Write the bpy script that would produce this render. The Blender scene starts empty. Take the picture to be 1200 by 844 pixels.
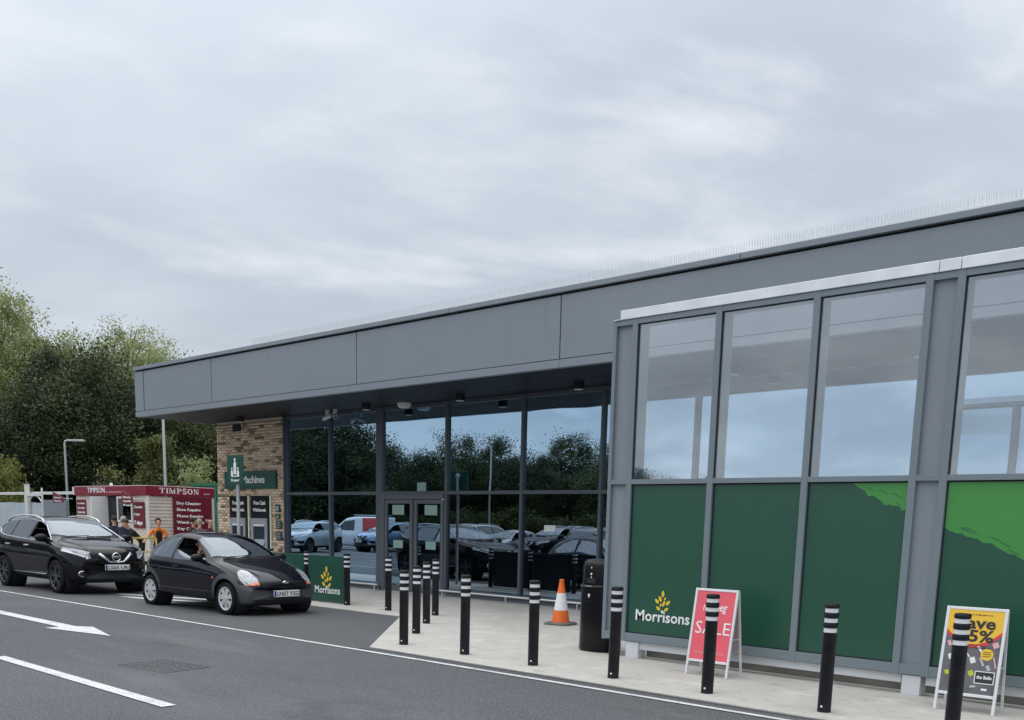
import bpy, bmesh, math, random
import numpy as np
from mathutils import Matrix, Vector, Euler
R = math.radians
scene = bpy.context.scene
COL = scene.collection

# ------------------------------------------------------------------ camera
cam_data = bpy.data.cameras.new('camera')
cam = bpy.data.objects.new('camera', cam_data)
COL.objects.link(cam)
right = Vector((0.723997, 0.689397, 0.023672))
down = Vector((0.134203, -0.107111, -0.985148))
fwd = Vector((-0.676623, 0.716421, -0.170068))
cm = Matrix((( right.x, -down.x, -fwd.x, 0.0),
             ( right.y, -down.y, -fwd.y, 0.0),
             ( right.z, -down.z, -fwd.z, 1.624),
             (0, 0, 0, 1)))
cam.matrix_world = cm
cam_data.sensor_fit = 'HORIZONTAL'
cam_data.sensor_width = 36.0
cam_data.lens = 1171.9 / 1200 * 36.0
cam_data.shift_x = (600 - 597.7) / 1200
cam_data.shift_y = (816.7 - 422) / 1200
cam_data.clip_start = 0.05
cam_data.clip_end = 3000
scene.camera = cam
scene.render.resolution_x = 1024
scene.render.resolution_y = 720

# ------------------------------------------------------------------ sky and sun
SUN_EL, SUN_AZ = R(76), R(215)          # high soft sun behind the cloud, from behind and left of the camera
world = bpy.data.worlds.new('World')
scene.world = world
world.use_nodes = True
nt = world.node_tree
nt.nodes.clear()
def wn(t, **k):
    n = nt.nodes.new(t)
    for a, b in k.items():
        setattr(n, a, b)
    return n
out = wn('ShaderNodeOutputWorld')
bg = wn('ShaderNodeBackground')
sky = wn('ShaderNodeTexSky', sky_type='NISHITA', sun_disc=False)
sky.sun_elevation = SUN_EL
sky.sun_rotation = math.pi / 2 - SUN_AZ
tc = wn('ShaderNodeTexCoord')
sep = wn('ShaderNodeSeparateXYZ')
nt.links.new(tc.outputs['Generated'], sep.inputs[0])
zc = wn('ShaderNodeMath', operation='MAXIMUM'); zc.inputs[1].default_value = 0.0
nt.links.new(sep.outputs['Z'], zc.inputs[0])
za = wn('ShaderNodeMath', operation='ADD'); za.inputs[1].default_value = 0.16
nt.links.new(zc.outputs[0], za.inputs[0])
dx = wn('ShaderNodeMath', operation='DIVIDE'); dy = wn('ShaderNodeMath', operation='DIVIDE')
nt.links.new(sep.outputs['X'], dx.inputs[0]); nt.links.new(za.outputs[0], dx.inputs[1])
nt.links.new(sep.outputs['Y'], dy.inputs[0]); nt.links.new(za.outputs[0], dy.inputs[1])
cxy = wn('ShaderNodeCombineXYZ')
nt.links.new(dx.outputs[0], cxy.inputs[0]); nt.links.new(dy.outputs[0], cxy.inputs[1])
def cloud(scale, detail, rough, dist, off, lo, hi, rot):
    mp = wn('ShaderNodeMapping', vector_type='TEXTURE')
    mp.inputs['Location'].default_value = off
    mp.inputs['Rotation'].default_value = (0, 0, rot)
    mp.inputs['Scale'].default_value = (1.45, 1.0, 1)
    nt.links.new(cxy.outputs[0], mp.inputs[0])
    n = wn('ShaderNodeTexNoise')
    n.inputs['Scale'].default_value = scale
    n.inputs['Detail'].default_value = detail
    n.inputs['Roughness'].default_value = rough
    n.inputs['Distortion'].default_value = dist
    nt.links.new(mp.outputs[0], n.inputs['Vector'])
    r = wn('ShaderNodeMapRange'); r.interpolation_type = 'SMOOTHSTEP'
    r.inputs['From Min'].default_value = lo; r.inputs['From Max'].default_value = hi
    nt.links.new(n.outputs['Fac'], r.inputs['Value'])
    return r.outputs[0]
c1 = cloud(0.85, 6.0, 0.52, 0.2, (3.1, 1.7, 0), 0.34, 0.66, R(40))
c2 = cloud(1.7, 7.0, 0.56, 0.25, (0.4, 5.2, 0), 0.46, 0.72, R(70))
mixa = wn('ShaderNodeMix', data_type='RGBA')
mixa.inputs['A'].default_value = (0.372, 0.411, 0.460, 1)
mixa.inputs['B'].default_value = (0.500, 0.545, 0.595, 1)
nt.links.new(c1, mixa.inputs['Factor'])
mixb = wn('ShaderNodeMix', data_type='RGBA')
mixb.inputs['B'].default_value = (0.62, 0.655, 0.695, 1)
nt.links.new(mixa.outputs['Result'], mixb.inputs['A'])
sc = wn('ShaderNodeMath', operation='MULTIPLY'); sc.inputs[1].default_value = 0.85
nt.links.new(c2, sc.inputs[0]); nt.links.new(sc.outputs[0], mixb.inputs['Factor'])
# an even overcast brightens towards the zenith
grad = wn('ShaderNodeMapRange')
grad.inputs['From Min'].default_value = 0.0; grad.inputs['From Max'].default_value = 1.0
grad.inputs['To Min'].default_value = 0.97; grad.inputs['To Max'].default_value = 2.1
zp = wn('ShaderNodeMath', operation='POWER'); zp.inputs[1].default_value = 2.0
nt.links.new(zc.outputs[0], zp.inputs[0])
nt.links.new(zp.outputs[0], grad.inputs['Value'])
vm = wn('ShaderNodeVectorMath', operation='SCALE')
nt.links.new(mixb.outputs['Result'], vm.inputs[0]); nt.links.new(grad.outputs[0], vm.inputs['Scale'])
# thin places in the cloud let a little of the clear sky through
skys = wn('ShaderNodeVectorMath', operation='SCALE'); skys.inputs['Scale'].default_value = 0.10
nt.links.new(sky.outputs[0], skys.inputs[0])
mixs = wn('ShaderNodeMix', data_type='RGBA'); mixs.inputs['Factor'].default_value = 0.10
nt.links.new(vm.outputs[0], mixs.inputs['A']); nt.links.new(skys.outputs[0], mixs.inputs['B'])
nt.links.new(mixs.outputs['Result'], bg.inputs['Color'])
bg.inputs['Strength'].default_value = 1.0
nt.links.new(bg.outputs[0], out.inputs['Surface'])

sun_data = bpy.data.lights.new('sun', 'SUN')
sun_data.energy = 1.5
sun_data.angle = R(100)
sun_data.color = (1.0, 0.97, 0.93)
sun = bpy.data.objects.new('sun', sun_data)
COL.objects.link(sun)
sd = Vector((math.cos(SUN_AZ) * math.cos(SUN_EL), math.sin(SUN_AZ) * math.cos(SUN_EL), math.sin(SUN_EL)))
sun.rotation_euler = sd.to_track_quat('Z', 'Y').to_euler()
sun.location = (0, 0, 60)

vs = scene.view_settings
vs.view_transform = 'Standard'
vs.look = 'None'
vs.exposure = 0.46
vs.gamma = 1.0
vs.use_curve_mapping = False
scene.render.engine = 'CYCLES'
scene.cycles.max_bounces = 8
scene.cycles.transparent_max_bounces = 12

# ------------------------------------------------------------------ materials
MATS = {}
def material(name, color, rough=0.6, metal=0.0, var=0.0, vscale=4.0, bump=0.0, bscale=60.0, coat=0.0,
             spec=0.5, color2=None, lo=0.35, hi=0.65, detail=4.0, emit=None, crough=0.03):
    m = bpy.data.materials.new(name); m.use_nodes = True
    t = m.node_tree; p = t.nodes['Principled BSDF']
    p.inputs['Roughness'].default_value = rough
    p.inputs['Metallic'].default_value = metal
    p.inputs['Specular IOR Level'].default_value = spec
    if coat:
        p.inputs['Coat Weight'].default_value = coat
        p.inputs['Coat Roughness'].default_value = crough
        p.inputs['Coat IOR'].default_value = 1.5
    c = (*color, 1)
    p.inputs['Base Color'].default_value = c
    if emit:
        p.inputs['Emission Color'].default_value = c
        p.inputs['Emission Strength'].default_value = emit
    if var or color2 or bump:
        co = t.nodes.new('ShaderNodeTexCoord')
    if var or color2:
        n = t.nodes.new('ShaderNodeTexNoise')
        n.inputs['Scale'].default_value = vscale; n.inputs['Detail'].default_value = detail
        t.links.new(co.outputs['Object'], n.inputs['Vector'])
        mr = t.nodes.new('ShaderNodeMapRange')
        mr.inputs['From Min'].default_value = lo; mr.inputs['From Max'].default_value = hi
        t.links.new(n.outputs['Fac'], mr.inputs['Value'])
        mx = t.nodes.new('ShaderNodeMix'); mx.data_type = 'RGBA'
        c2 = color2 or tuple(v * (1 + var) for v in color)
        c1 = color if color2 else tuple(v * (1 - var) for v in color)
        mx.inputs['A'].default_value = (*c1, 1); mx.inputs['B'].default_value = (*c2, 1)
        t.links.new(mr.outputs[0], mx.inputs['Factor'])
        t.links.new(mx.outputs['Result'], p.inputs['Base Color'])
    if bump:
        n2 = t.nodes.new('ShaderNodeTexNoise')
        n2.inputs['Scale'].default_value = bscale; n2.inputs['Detail'].default_value = 5
        t.links.new(co.outputs['Object'], n2.inputs['Vector'])
        b = t.nodes.new('ShaderNodeBump'); b.inputs['Strength'].default_value = bump
        b.inputs['Distance'].default_value = 0.02
        t.links.new(n2.outputs['Fac'], b.inputs['Height'])
        t.links.new(b.outputs[0], p.inputs['Normal'])
    MATS[name] = m
    return m

def layered(name, base, layers, rough=0.9, bump=None, spec=0.4):
    """base colour plus noise layers (scale, detail, lo, hi, colour, strength), in metres"""
    m = bpy.data.materials.new(name); m.use_nodes = True
    t = m.node_tree; p = t.nodes['Principled BSDF']
    p.inputs['Roughness'].default_value = rough
    p.inputs['Specular IOR Level'].default_value = spec
    co = t.nodes.new('ShaderNodeTexCoord')
    prev = None
    for (scale, detail, lo, hi, colr, st, stretch) in layers:
        mp = t.nodes.new('ShaderNodeMapping'); mp.inputs['Scale'].default_value = stretch
        t.links.new(co.outputs['Object'], mp.inputs[0])
        n = t.nodes.new('ShaderNodeTexNoise')
        n.inputs['Scale'].default_value = scale; n.inputs['Detail'].default_value = detail
        n.inputs['Roughness'].default_value = 0.6
        t.links.new(mp.outputs[0], n.inputs['Vector'])
        mr = t.nodes.new('ShaderNodeMapRange'); mr.interpolation_type = 'SMOOTHSTEP'
        mr.inputs['From Min'].default_value = lo; mr.inputs['From Max'].default_value = hi
        mr.inputs['To Max'].default_value = st
        t.links.new(n.outputs['Fac'], mr.inputs['Value'])
        mx = t.nodes.new('ShaderNodeMix'); mx.data_type = 'RGBA'
        if prev is None:
            mx.inputs['A'].default_value = (*base, 1)
        else:
            t.links.new(prev, mx.inputs['A'])
        mx.inputs['B'].default_value = (*colr, 1)
        t.links.new(mr.outputs[0], mx.inputs['Factor'])
        prev = mx.outputs['Result']
    t.links.new(prev, p.inputs['Base Color'])
    if bump:
        n2 = t.nodes.new('ShaderNodeTexNoise')
        n2.inputs['Scale'].default_value = bump[0]; n2.inputs['Detail'].default_value = 6
        t.links.new(co.outputs['Object'], n2.inputs['Vector'])
        b = t.nodes.new('ShaderNodeBump'); b.inputs['Strength'].default_value = bump[1]
        b.inputs['Distance'].default_value = bump[2]
        t.links.new(n2.outputs['Fac'], b.inputs['Height'])
        t.links.new(b.outputs[0], p.inputs['Normal'])
    MATS[name] = m
    return m

def glass(name, refl, rcol, tcol, rough=0.0, warp=0.0, wscale=0.6):
    m = bpy.data.materials.new(name); m.use_nodes = True
    t = m.node_tree; t.nodes.remove(t.nodes['Principled BSDF'])
    o = t.nodes['Material Output']
    g = t.nodes.new('ShaderNodeBsdfGlossy'); g.inputs['Roughness'].default_value = rough
    g.inputs['Color'].default_value = (*rcol, 1)
    tr = t.nodes.new('ShaderNodeBsdfTransparent'); tr.inputs['Color'].default_value = (*tcol, 1)
    mx = t.nodes.new('ShaderNodeMixShader')
    lw = t.nodes.new('ShaderNodeFresnel'); lw.inputs['IOR'].default_value = 1.5
    ad = t.nodes.new('ShaderNodeMath'); ad.operation = 'ADD'; ad.use_clamp = True
    ad.inputs[1].default_value = refl
    t.links.new(lw.outputs[0], ad.inputs[0])
    t.links.new(ad.outputs[0], mx.inputs[0]); t.links.new(tr.outputs[0], mx.inputs[1])
    t.links.new(g.outputs[0], mx.inputs[2]); t.links.new(mx.outputs[0], o.inputs['Surface'])
    if warp:
        co = t.nodes.new('ShaderNodeTexCoord')
        n = t.nodes.new('ShaderNodeTexNoise'); n.inputs['Scale'].default_value = wscale
        n.inputs['Detail'].default_value = 1.0
        t.links.new(co.outputs['Object'], n.inputs['Vector'])
        b = t.nodes.new('ShaderNodeBump'); b.inputs['Strength'].default_value = 1.0
        b.inputs['Distance'].default_value = warp
        t.links.new(n.outputs['Fac'], b.inputs['Height'])
        t.links.new(b.outputs[0], g.inputs['Normal'])
    MATS[name] = m
    return m

def leaf_material(name, c1, c2, trans=0.35):
    m = bpy.data.materials.new(name); m.use_nodes = True
    t = m.node_tree; p = t.nodes['Principled BSDF']
    p.inputs['Roughness'].default_value = 0.6
    p.inputs['Specular IOR Level'].default_value = 0.3
    ge = t.nodes.new('ShaderNodeAttribute'); ge.attribute_name = 'tone'
    mx = t.nodes.new('ShaderNodeMix'); mx.data_type = 'RGBA'
    mx.inputs['A'].default_value = (*c1, 1); mx.inputs['B'].default_value = (*c2, 1)
    t.links.new(ge.outputs['Fac'], mx.inputs['Factor'])
    t.links.new(mx.outputs['Result'], p.inputs['Base Color'])
    tl = t.nodes.new('ShaderNodeBsdfTranslucent')
    t.links.new(mx.outputs['Result'], tl.inputs['Color'])
    ms = t.nodes.new('ShaderNodeMixShader'); ms.inputs[0].default_value = trans
    o = t.nodes['Material Output']
    t.links.new(p.outputs[0], ms.inputs[1]); t.links.new(tl.outputs[0], ms.inputs[2])
    t.links.new(ms.outputs[0], o.inputs['Surface'])
    MATS[name] = m
    return m

layered('asphalt', (0.098, 0.100, 0.107), [
    (0.16, 3, 0.42, 0.62, (0.118, 0.120, 0.127), 1.0, (1, 1, 1)),
    (0.9, 5, 0.45, 0.70, (0.086, 0.088, 0.094), 0.7, (0.35, 1.2, 1)),
    (7.0, 4, 0.50, 0.75, (0.138, 0.139, 0.145), 0.5, (1, 1, 1)),
    (38, 2, 0.52, 0.68, (0.20, 0.20, 0.205), 0.7, (1, 1, 1)),
    (46, 2, 0.54, 0.68, (0.040, 0.041, 0.045), 0.9, (1, 1, 1)),
    (0.35, 7, 0.58, 0.70, (0.070, 0.071, 0.076), 0.75, (1, 1, 1)),
    (0.55, 6, 0.56, 0.66, (0.150, 0.150, 0.155), 0.55, (.25, 1, 1))], rough=0.88, bump=(55, 0.9, 0.010), spec=0.2)
layered('asphalt_dark', (0.090, 0.091, 0.096), [
    (0.5, 4, 0.42, 0.66, (0.100, 0.101, 0.106), 1.0, (0.6, 1.4, 1)),
    (80, 2, 0.52, 0.72, (0.13, 0.13, 0.135), 0.6, (1, 1, 1)),
    (95, 2, 0.55, 0.72, (0.035, 0.036, 0.04), 0.8, (1, 1, 1))], rough=0.85, bump=(120, 0.6, 0.008), spec=0.35)
layered('concrete', (0.48, 0.462, 0.425), [
    (0.5, 4, 0.40, 0.65, (0.43, 0.405, 0.365), 0.9, (1, 1, 1)),
    (2.2, 6, 0.48, 0.70, (0.575, 0.55, 0.505), 0.8, (1, 1, 1)),
    (5.5, 6, 0.52, 0.70, (0.335, 0.318, 0.288), 0.65, (1, 1, 1)),
    (60, 2, 0.5, 0.8, (0.36, 0.345, 0.31), 0.5, (1, 1, 1))], rough=0.88, bump=(45, 0.35, 0.006))
layered('road_paint', (0.64, 0.65, 0.65), [
    (3.0, 6, 0.46, 0.70, (0.42, 0.43, 0.44), 0.8, (1, 1, 1)),
    (45, 3, 0.54, 0.64, (0.18, 0.18, 0.19), 0.7, (1, 1, 1))], rough=0.7, bump=(90, 0.4, 0.004))
layered('grass', (0.055, 0.085, 0.022), [(1.5, 5, 0.4, 0.7, (0.10, 0.12, 0.04), 1.0, (1, 1, 1))], rough=0.95)

layered('cladding', (0.228, 0.260, 0.293), [(0.5, 4, .40, .65, (.243, .275, .308), .8, (1, 1, 1)), (1.3, 5, .52, .75, (.196, .225, .255), .55, (2.6, 1, .30)), (30, 3, .60, .75, (.20, .225, .25), .35, (1, 1, 1))], rough=.42, spec=.5, bump=(1.4, .10, .02))
material('cladding_dark', (0.16, 0.18, 0.205), rough=0.45)
material('frame_grey', (0.188, 0.228, 0.255), rough=0.42, var=0.03, vscale=1.0)
material('frame_dark', (0.085, 0.098, 0.118), rough=0.42)
material('frame_door', (0.095, 0.108, 0.124), rough=0.42)
material('gap', (0.012, 0.014, 0.02), rough=0.8)
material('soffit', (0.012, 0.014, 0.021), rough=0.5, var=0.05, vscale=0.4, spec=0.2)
material('galvanised', (0.80, 0.83, 0.86), rough=0.42, metal=0.1, var=0.07, vscale=3.0, bump=0.08, bscale=9)
material('sill_white', (0.62, 0.64, 0.66), rough=0.55, var=0.05, vscale=2)
material('stainless', (0.72, 0.73, 0.74), rough=0.28, metal=0.9)
material('plinth', (0.36, 0.345, 0.31), rough=0.9, var=0.15, vscale=2.5, bump=0.2)
material('spike_steel', (0.70, 0.72, 0.74), rough=0.35, metal=0.6)
material('spike_base', (0.75, 0.76, 0.77), rough=0.5)
material('bollard_black', (0.010, 0.010, 0.014), rough=0.45, color2=(0.020, 0.020, 0.025), lo=.45, hi=.75, vscale=7, spec=0.28, bump=0.06, bscale=90)
material('white_band', (0.80, 0.81, 0.82), rough=0.5, var=0.03, vscale=8)
material('panel_green', (0.010, 0.078, 0.046), rough=0.45, spec=0.3, coat=1.0, crough=0.28)
material('sign_green', (0.010, 0.075, 0.052), rough=0.35, var=0.05, vscale=2)
material('brush_green', (0.050, 0.275, 0.050), rough=0.45, spec=0.3, coat=1.0, crough=0.28)
material('logo_white', (0.86, 0.87, 0.87), rough=0.4)
material('logo_yellow', (0.82, 0.56, 0.045), rough=0.4)
material('mortar', (0.58, 0.51, 0.42), rough=0.95, var=0.1, vscale=6)
material('black_panel', (0.010, 0.010, 0.013), rough=0.22)
material('black_plastic', (0.012, 0.012, 0.015), rough=0.30, spec=0.5)
material('bin_black', (0.0040, 0.0040, 0.0065), spec=0.3, rough=0.24, var=0.15, vscale=4, bump=0.03, bscale=120)
material('atm_grey', (0.30, 0.33, 0.37), rough=0.4, var=0.05, vscale=6)
material('atm_screen', (0.02, 0.035, 0.06), rough=0.12)
material('strip_cream', (0.78, 0.80, 0.66), rough=0.4)
material('cone_orange', (0.80, 0.150, 0.022), rough=0.45, var=0.06, vscale=10)
material('cone_white', (0.80, 0.80, 0.80), rough=0.4, var=0.04, vscale=14)
material('cone_base', (0.13, 0.125, 0.115), rough=0.8, var=0.25, vscale=14)
material('aluminium', (0.78, 0.79, 0.80), rough=0.35, metal=0.25, var=0.03, vscale=5)
material('board_back', (0.40, 0.41, 0.42), rough=0.5)
material('poster_pink', (0.80, 0.120, 0.160), rough=0.35, var=0.04, vscale=3)
material('poster_yellow', (0.86, 0.53, 0.045), rough=0.35)
material('poster_red', (0.70, 0.06, 0.06), rough=0.35)
material('poster_grey', (0.140, 0.132, 0.148), rough=0.35, var=0.2, vscale=7)
material('print_dark', (0.030, 0.028, 0.030), rough=0.45)
material('print_lime', (0.50, 0.56, 0.03), rough=0.4)
material('print_pinkpale', (0.75, 0.42, 0.40), rough=0.4)
material('print_steel', (0.45, 0.48, 0.52), rough=0.4)
material('maroon', (0.150, 0.009, 0.026), rough=0.4, var=0.05, vscale=2)
material('maroon_bright', (0.215, 0.009, 0.030), rough=0.4)
material('kiosk_white', (0.70, 0.70, 0.68), rough=0.5, var=0.04, vscale=2)
material('kiosk_board', (0.60, 0.52, 0.45), rough=0.6, var=0.06, vscale=3)
material('fence_sheet', (0.50, 0.56, 0.60), rough=0.5, var=0.05, vscale=1.2)
material('panel_grey', (0.20, 0.23, 0.25), rough=0.6)
material('container_green', (0.030, 0.145, 0.085), rough=0.5, var=0.08, vscale=1)
material('lamp_steel', (0.48, 0.50, 0.51), rough=0.45, metal=0.3, var=0.05, vscale=3)
material('lamp_glass', (0.70, 0.72, 0.74), rough=0.3)
material('camera_white', (0.66, 0.68, 0.70), rough=0.4)
material('interior_floor', (0.10, 0.10, 0.10), rough=0.35, var=0.06, vscale=1)
material('interior_wall', (0.10, 0.11, 0.12), rough=0.8, var=0.2, vscale=0.7)
material('cardboard', (0.42, 0.34, 0.20), rough=0.8, var=0.06, vscale=5)
material('notice', (0.25, 0.38, 0.35), rough=0.5)
material('plaque', (0.030, 0.055, 0.048), rough=0.4)
material('rail_yellow', (0.55, 0.42, 0.10), rough=0.5)

material('paint_navy', (0.0035, 0.004, 0.010), rough=0.55, coat=0.8, spec=0.05)
material('paint_black', (0.0025, 0.0028, 0.005), rough=0.55, coat=0.8, spec=0.05)
material('paint_silver', (0.42, 0.44, 0.46), rough=0.32, metal=0.6, coat=1.0)
material('paint_white', (0.78, 0.79, 0.80), rough=0.35, coat=1.0)
material('paint_blue', (0.20, 0.30, 0.46), rough=0.3, metal=0.3, coat=1.0)
material('paint_red', (0.55, 0.02, 0.02), rough=0.35, coat=1.0)
material('paint_grey', (0.06, 0.065, 0.075), rough=0.3, metal=0.4, coat=1.0)
material('bumper_grey', (0.062, 0.064, 0.071), rough=0.52, var=0.05, vscale=8, bump=0.03, bscale=250)
material('trim_black', (0.006, 0.006, 0.008), spec=0.25, rough=0.45)
material('seam', (0.0015, 0.0015, 0.002), rough=0.8)
material('tyre', (0.011, 0.011, 0.012), spec=0.2, rough=0.85, var=0.2, vscale=12, bump=0.1, bscale=80)
material('hubcap', (0.66, 0.67, 0.69), rough=0.32, metal=0.4, var=0.05, vscale=20)
material('alloy_dark', (0.018, 0.019, 0.022), rough=0.35, metal=0.5)
material('alloy_edge', (0.10, 0.105, 0.115), rough=0.3, metal=0.7)
material('chrome', (0.82, 0.83, 0.85), rough=0.08, metal=1.0)
material('chrome_satin', (0.66, 0.68, 0.71), rough=0.28, metal=0.7)
material('lamp_lens', (0.30, 0.32, 0.35), rough=0.06, coat=1.0, var=0.35, vscale=22, spec=0.8)
material('lamp_dark', (0.10, 0.105, 0.115), rough=0.06, coat=1.0)
material('indicator', (0.75, 0.17, 0.02), rough=0.15, coat=1.0)
material('tail_red', (0.35, 0.01, 0.01), rough=0.15, coat=1.0)
material('plate_white', (0.80, 0.80, 0.78), rough=0.4)
material('plate_yellow', (0.75, 0.55, 0.04), rough=0.4)
material('plate_blue', (0.02, 0.05, 0.35), rough=0.4)
material('seat_cloth', (0.020, 0.020, 0.023), rough=0.9)
glass('car_glass', 0.17, (0.84, 0.92, 1.0), (0.32, 0.36, 0.36))
glass('car_glass_dark', 0.09, (0.9, 0.95, 1.0), (0.10, 0.11, 0.115))
glass('shop_glass', 0.72, (0.56, 0.77, 0.97), (0.45, 0.50, 0.54), warp=0.0022, wscale=0.7)
glass('shop_glass_bowed', 0.72, (0.56, 0.77, 0.97), (0.45, 0.50, 0.54), warp=0.011, wscale=0.7)
glass('door_glass', 0.36, (0.52, 0.76, 0.98), (0.45, 0.52, 0.55), warp=0.0015, wscale=0.8)
glass('shop_glass_clear', 0.34, (0.62, 0.76, 0.92), (0.50, 0.56, 0.58), warp=0.0015, wscale=0.7)
glass('screen_glass', 0.14, (0.96, 0.98, 1.0), (0.93, 0.95, 0.96))
glass('kiosk_glass', 0.10, (0.9, 0.95, 1.0), (0.30, 0.34, 0.34))

material('skin', (0.52, 0.29, 0.20), rough=0.55, var=0.08, vscale=14)
material('skin_pale', (0.60, 0.38, 0.29), rough=0.55, var=0.08, vscale=14)
material('hair_brown', (0.050, 0.030, 0.018), rough=0.7, bump=0.4, bscale=90)
material('hair_dark', (0.015, 0.012, 0.010), rough=0.7, bump=0.4, bscale=90)
material('hair_grey', (0.38, 0.36, 0.34), rough=0.7, bump=0.4, bscale=90)
material('cloth_orange', (0.82, 0.24, 0.030), rough=0.85, var=0.1, vscale=10)
material('cloth_black', (0.012, 0.012, 0.014), rough=0.9, var=0.2, vscale=10)
material('cloth_navy', (0.018, 0.022, 0.045), rough=0.9, var=0.2, vscale=10)
material('cloth_grey', (0.16, 0.16, 0.17), rough=0.9, var=0.15, vscale=10)
material('cloth_maroon', (0.16, 0.02, 0.03), rough=0.9, var=0.15, vscale=10)
material('cloth_jeans', (0.04, 0.055, 0.09), rough=0.9, var=0.2, vscale=12)
material('eye_dark', (0.01, 0.01, 0.01), rough=0.2)
material('lip', (0.40, 0.14, 0.12), rough=0.5)

material('bark', (0.085, 0.070, 0.052), rough=0.95, var=0.3, vscale=3, bump=0.5, bscale=12)
material('bark_pale', (0.17, 0.155, 0.125), rough=0.95, var=0.3, vscale=3, bump=0.5, bscale=12)
leaf_material('leaf_dark', (0.010, 0.018, 0.010), (0.085, 0.112, 0.044), 0.2)
leaf_material('leaf_mid', (0.030, 0.048, 0.018), (0.140, 0.170, 0.065), 0.28)
leaf_material('leaf_light', (0.16, 0.20, 0.075), (0.50, 0.53, 0.27), 0.5)
leaf_material('leaf_olive', (0.075, 0.090, 0.028), (0.17, 0.18, 0.06), 0.30)
leaf_material('leaf_yellow', (0.14, 0.15, 0.04), (0.27, 0.27, 0.08), 0.35)

# brick faces take their colour from a per-brick attribute
mb = bpy.data.materials.new('brick'); mb.use_nodes = True
_t = mb.node_tree; _p = _t.nodes['Principled BSDF']; _p.inputs['Roughness'].default_value = 0.9
_a = _t.nodes.new('ShaderNodeAttribute'); _a.attribute_name = 'tone'
_r = _t.nodes.new('ShaderNodeValToRGB')
_cr = _r.color_ramp
_cr.elements[0].position = 0.0; _cr.elements[0].color = (0.16, 0.11, 0.08, 1)
_cr.elements[1].position = 1.0; _cr.elements[1].color = (0.86, 0.74, 0.56, 1)
for pos, colr in ((0.08, (0.36, 0.26, 0.18, 1)), (0.26, (0.64, 0.49, 0.34, 1)), (0.62, (0.78, 0.62, 0.44, 1)), (0.80, (0.76, 0.58, 0.42, 1))):
    e = _cr.elements.new(pos); e.color = colr
_t.links.new(_a.outputs['Fac'], _r.inputs[0])
_c = _t.nodes.new('ShaderNodeTexCoord'); _n = _t.nodes.new('ShaderNodeTexNoise'); _n.inputs['Scale'].default_value = 30
_t.links.new(_c.outputs['Object'], _n.inputs['Vector'])
_m = _t.nodes.new('ShaderNodeMix'); _m.data_type = 'RGBA'; _m.blend_type = 'MULTIPLY'; _m.inputs['Factor'].default_value = 0.15
_t.links.new(_r.outputs[0], _m.inputs['A']); _t.links.new(_n.outputs['Color'], _m.inputs['B'])
_t.links.new(_m.outputs['Result'], _p.inputs['Base Color'])
MATS['brick'] = mb

# ------------------------------------------------------------------ helpers
def new_obj(name, me, mat=None, parent=None):
    o = bpy.data.objects.new(name, me)
    COL.objects.link(o)
    if mat is not None:
        me.materials.append(MATS[mat] if isinstance(mat, str) else mat)
    if parent is not None:
        o.parent = parent
    return o

def obj(name, bm, mat, parent=None, smooth=False, angle=None):
    me = bpy.data.meshes.new(name)
    bmesh.ops.recalc_face_normals(bm, faces=bm.faces[:])
    if smooth:
        for f in bm.faces:
            f.smooth = True
        if angle:
            for e in bm.edges:
                if len(e.link_faces) == 2 and e.calc_face_angle(0) > R(angle):
                    e.smooth = False
    bm.to_mesh(me); bm.free()
    return new_obj(name, me, mat, parent)

def tag(o, label, cat, group=None):
    o['label'] = label; o['category'] = cat
    if group:
        o['group'] = group
    return o

def thing(name, label, cat, loc=(0, 0, 0), rz=0.0, group=None):
    o = bpy.data.objects.new(name, None)
    COL.objects.link(o)
    o.empty_display_size = 0.2
    o.location = loc; o.rotation_euler = (0, 0, rz)
    return tag(o, label, cat, group)

def structure(o):
    o['kind'] = 'structure'
    return o

def box(bm, x0, x1, y0, y1, z0, z1, bevel=0.0):
    v = [bm.verts.new((x, y, z)) for z in (z0, z1) for y in (y0, y1) for x in (x0, x1)]
    fs = [bm.faces.new([v[i] for i in q]) for q in ((0, 2, 3, 1), (4, 5, 7, 6), (0, 1, 5, 4), (2, 6, 7, 3), (0, 4, 6, 2), (1, 3, 7, 5))]
    if bevel:
        es = list({e for f in fs for e in f.edges})
        bmesh.ops.bevel(bm, geom=es, offset=bevel, segments=2, affect='EDGES', profile=0.5)
    return v

def B(name, mat, parent, *b, bevel=0.0):
    bm = bmesh.new()
    box(bm, *b, bevel=bevel)
    return obj(name, bm, mat, parent)

def tube(bm, pts, rad, n=8, caps=True):
    pts = [Vector(p) for p in pts]
    rads = rad if isinstance(rad, (list, tuple)) else [rad] * len(pts)
    rings = []
    prev = None
    for i, p in enumerate(pts):
        if i == 0: d = pts[1] - p
        elif i == len(pts) - 1: d = p - pts[i - 1]
        else: d = (pts[i + 1] - pts[i - 1])
        d.normalize()
        if prev is None:
            a = Vector((0, 0, 1)) if abs(d.z) < 0.9 else Vector((1, 0, 0))
            u = d.cross(a).normalized()
        else:
            u = (prev - d * prev.dot(d)).normalized()
        prev = u
        w = d.cross(u)
        rings.append([bm.verts.new(p + (u * math.cos(t) + w * math.sin(t)) * rads[i]) for t in [2 * math.pi * k / n for k in range(n)]])
    for a, b in zip(rings, rings[1:]):
        for k in range(n):
            bm.faces.new((a[k], a[(k + 1) % n], b[(k + 1) % n], b[k]))
    if caps:
        bm.faces.new(rings[0][::-1]); bm.faces.new(rings[-1])

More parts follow.
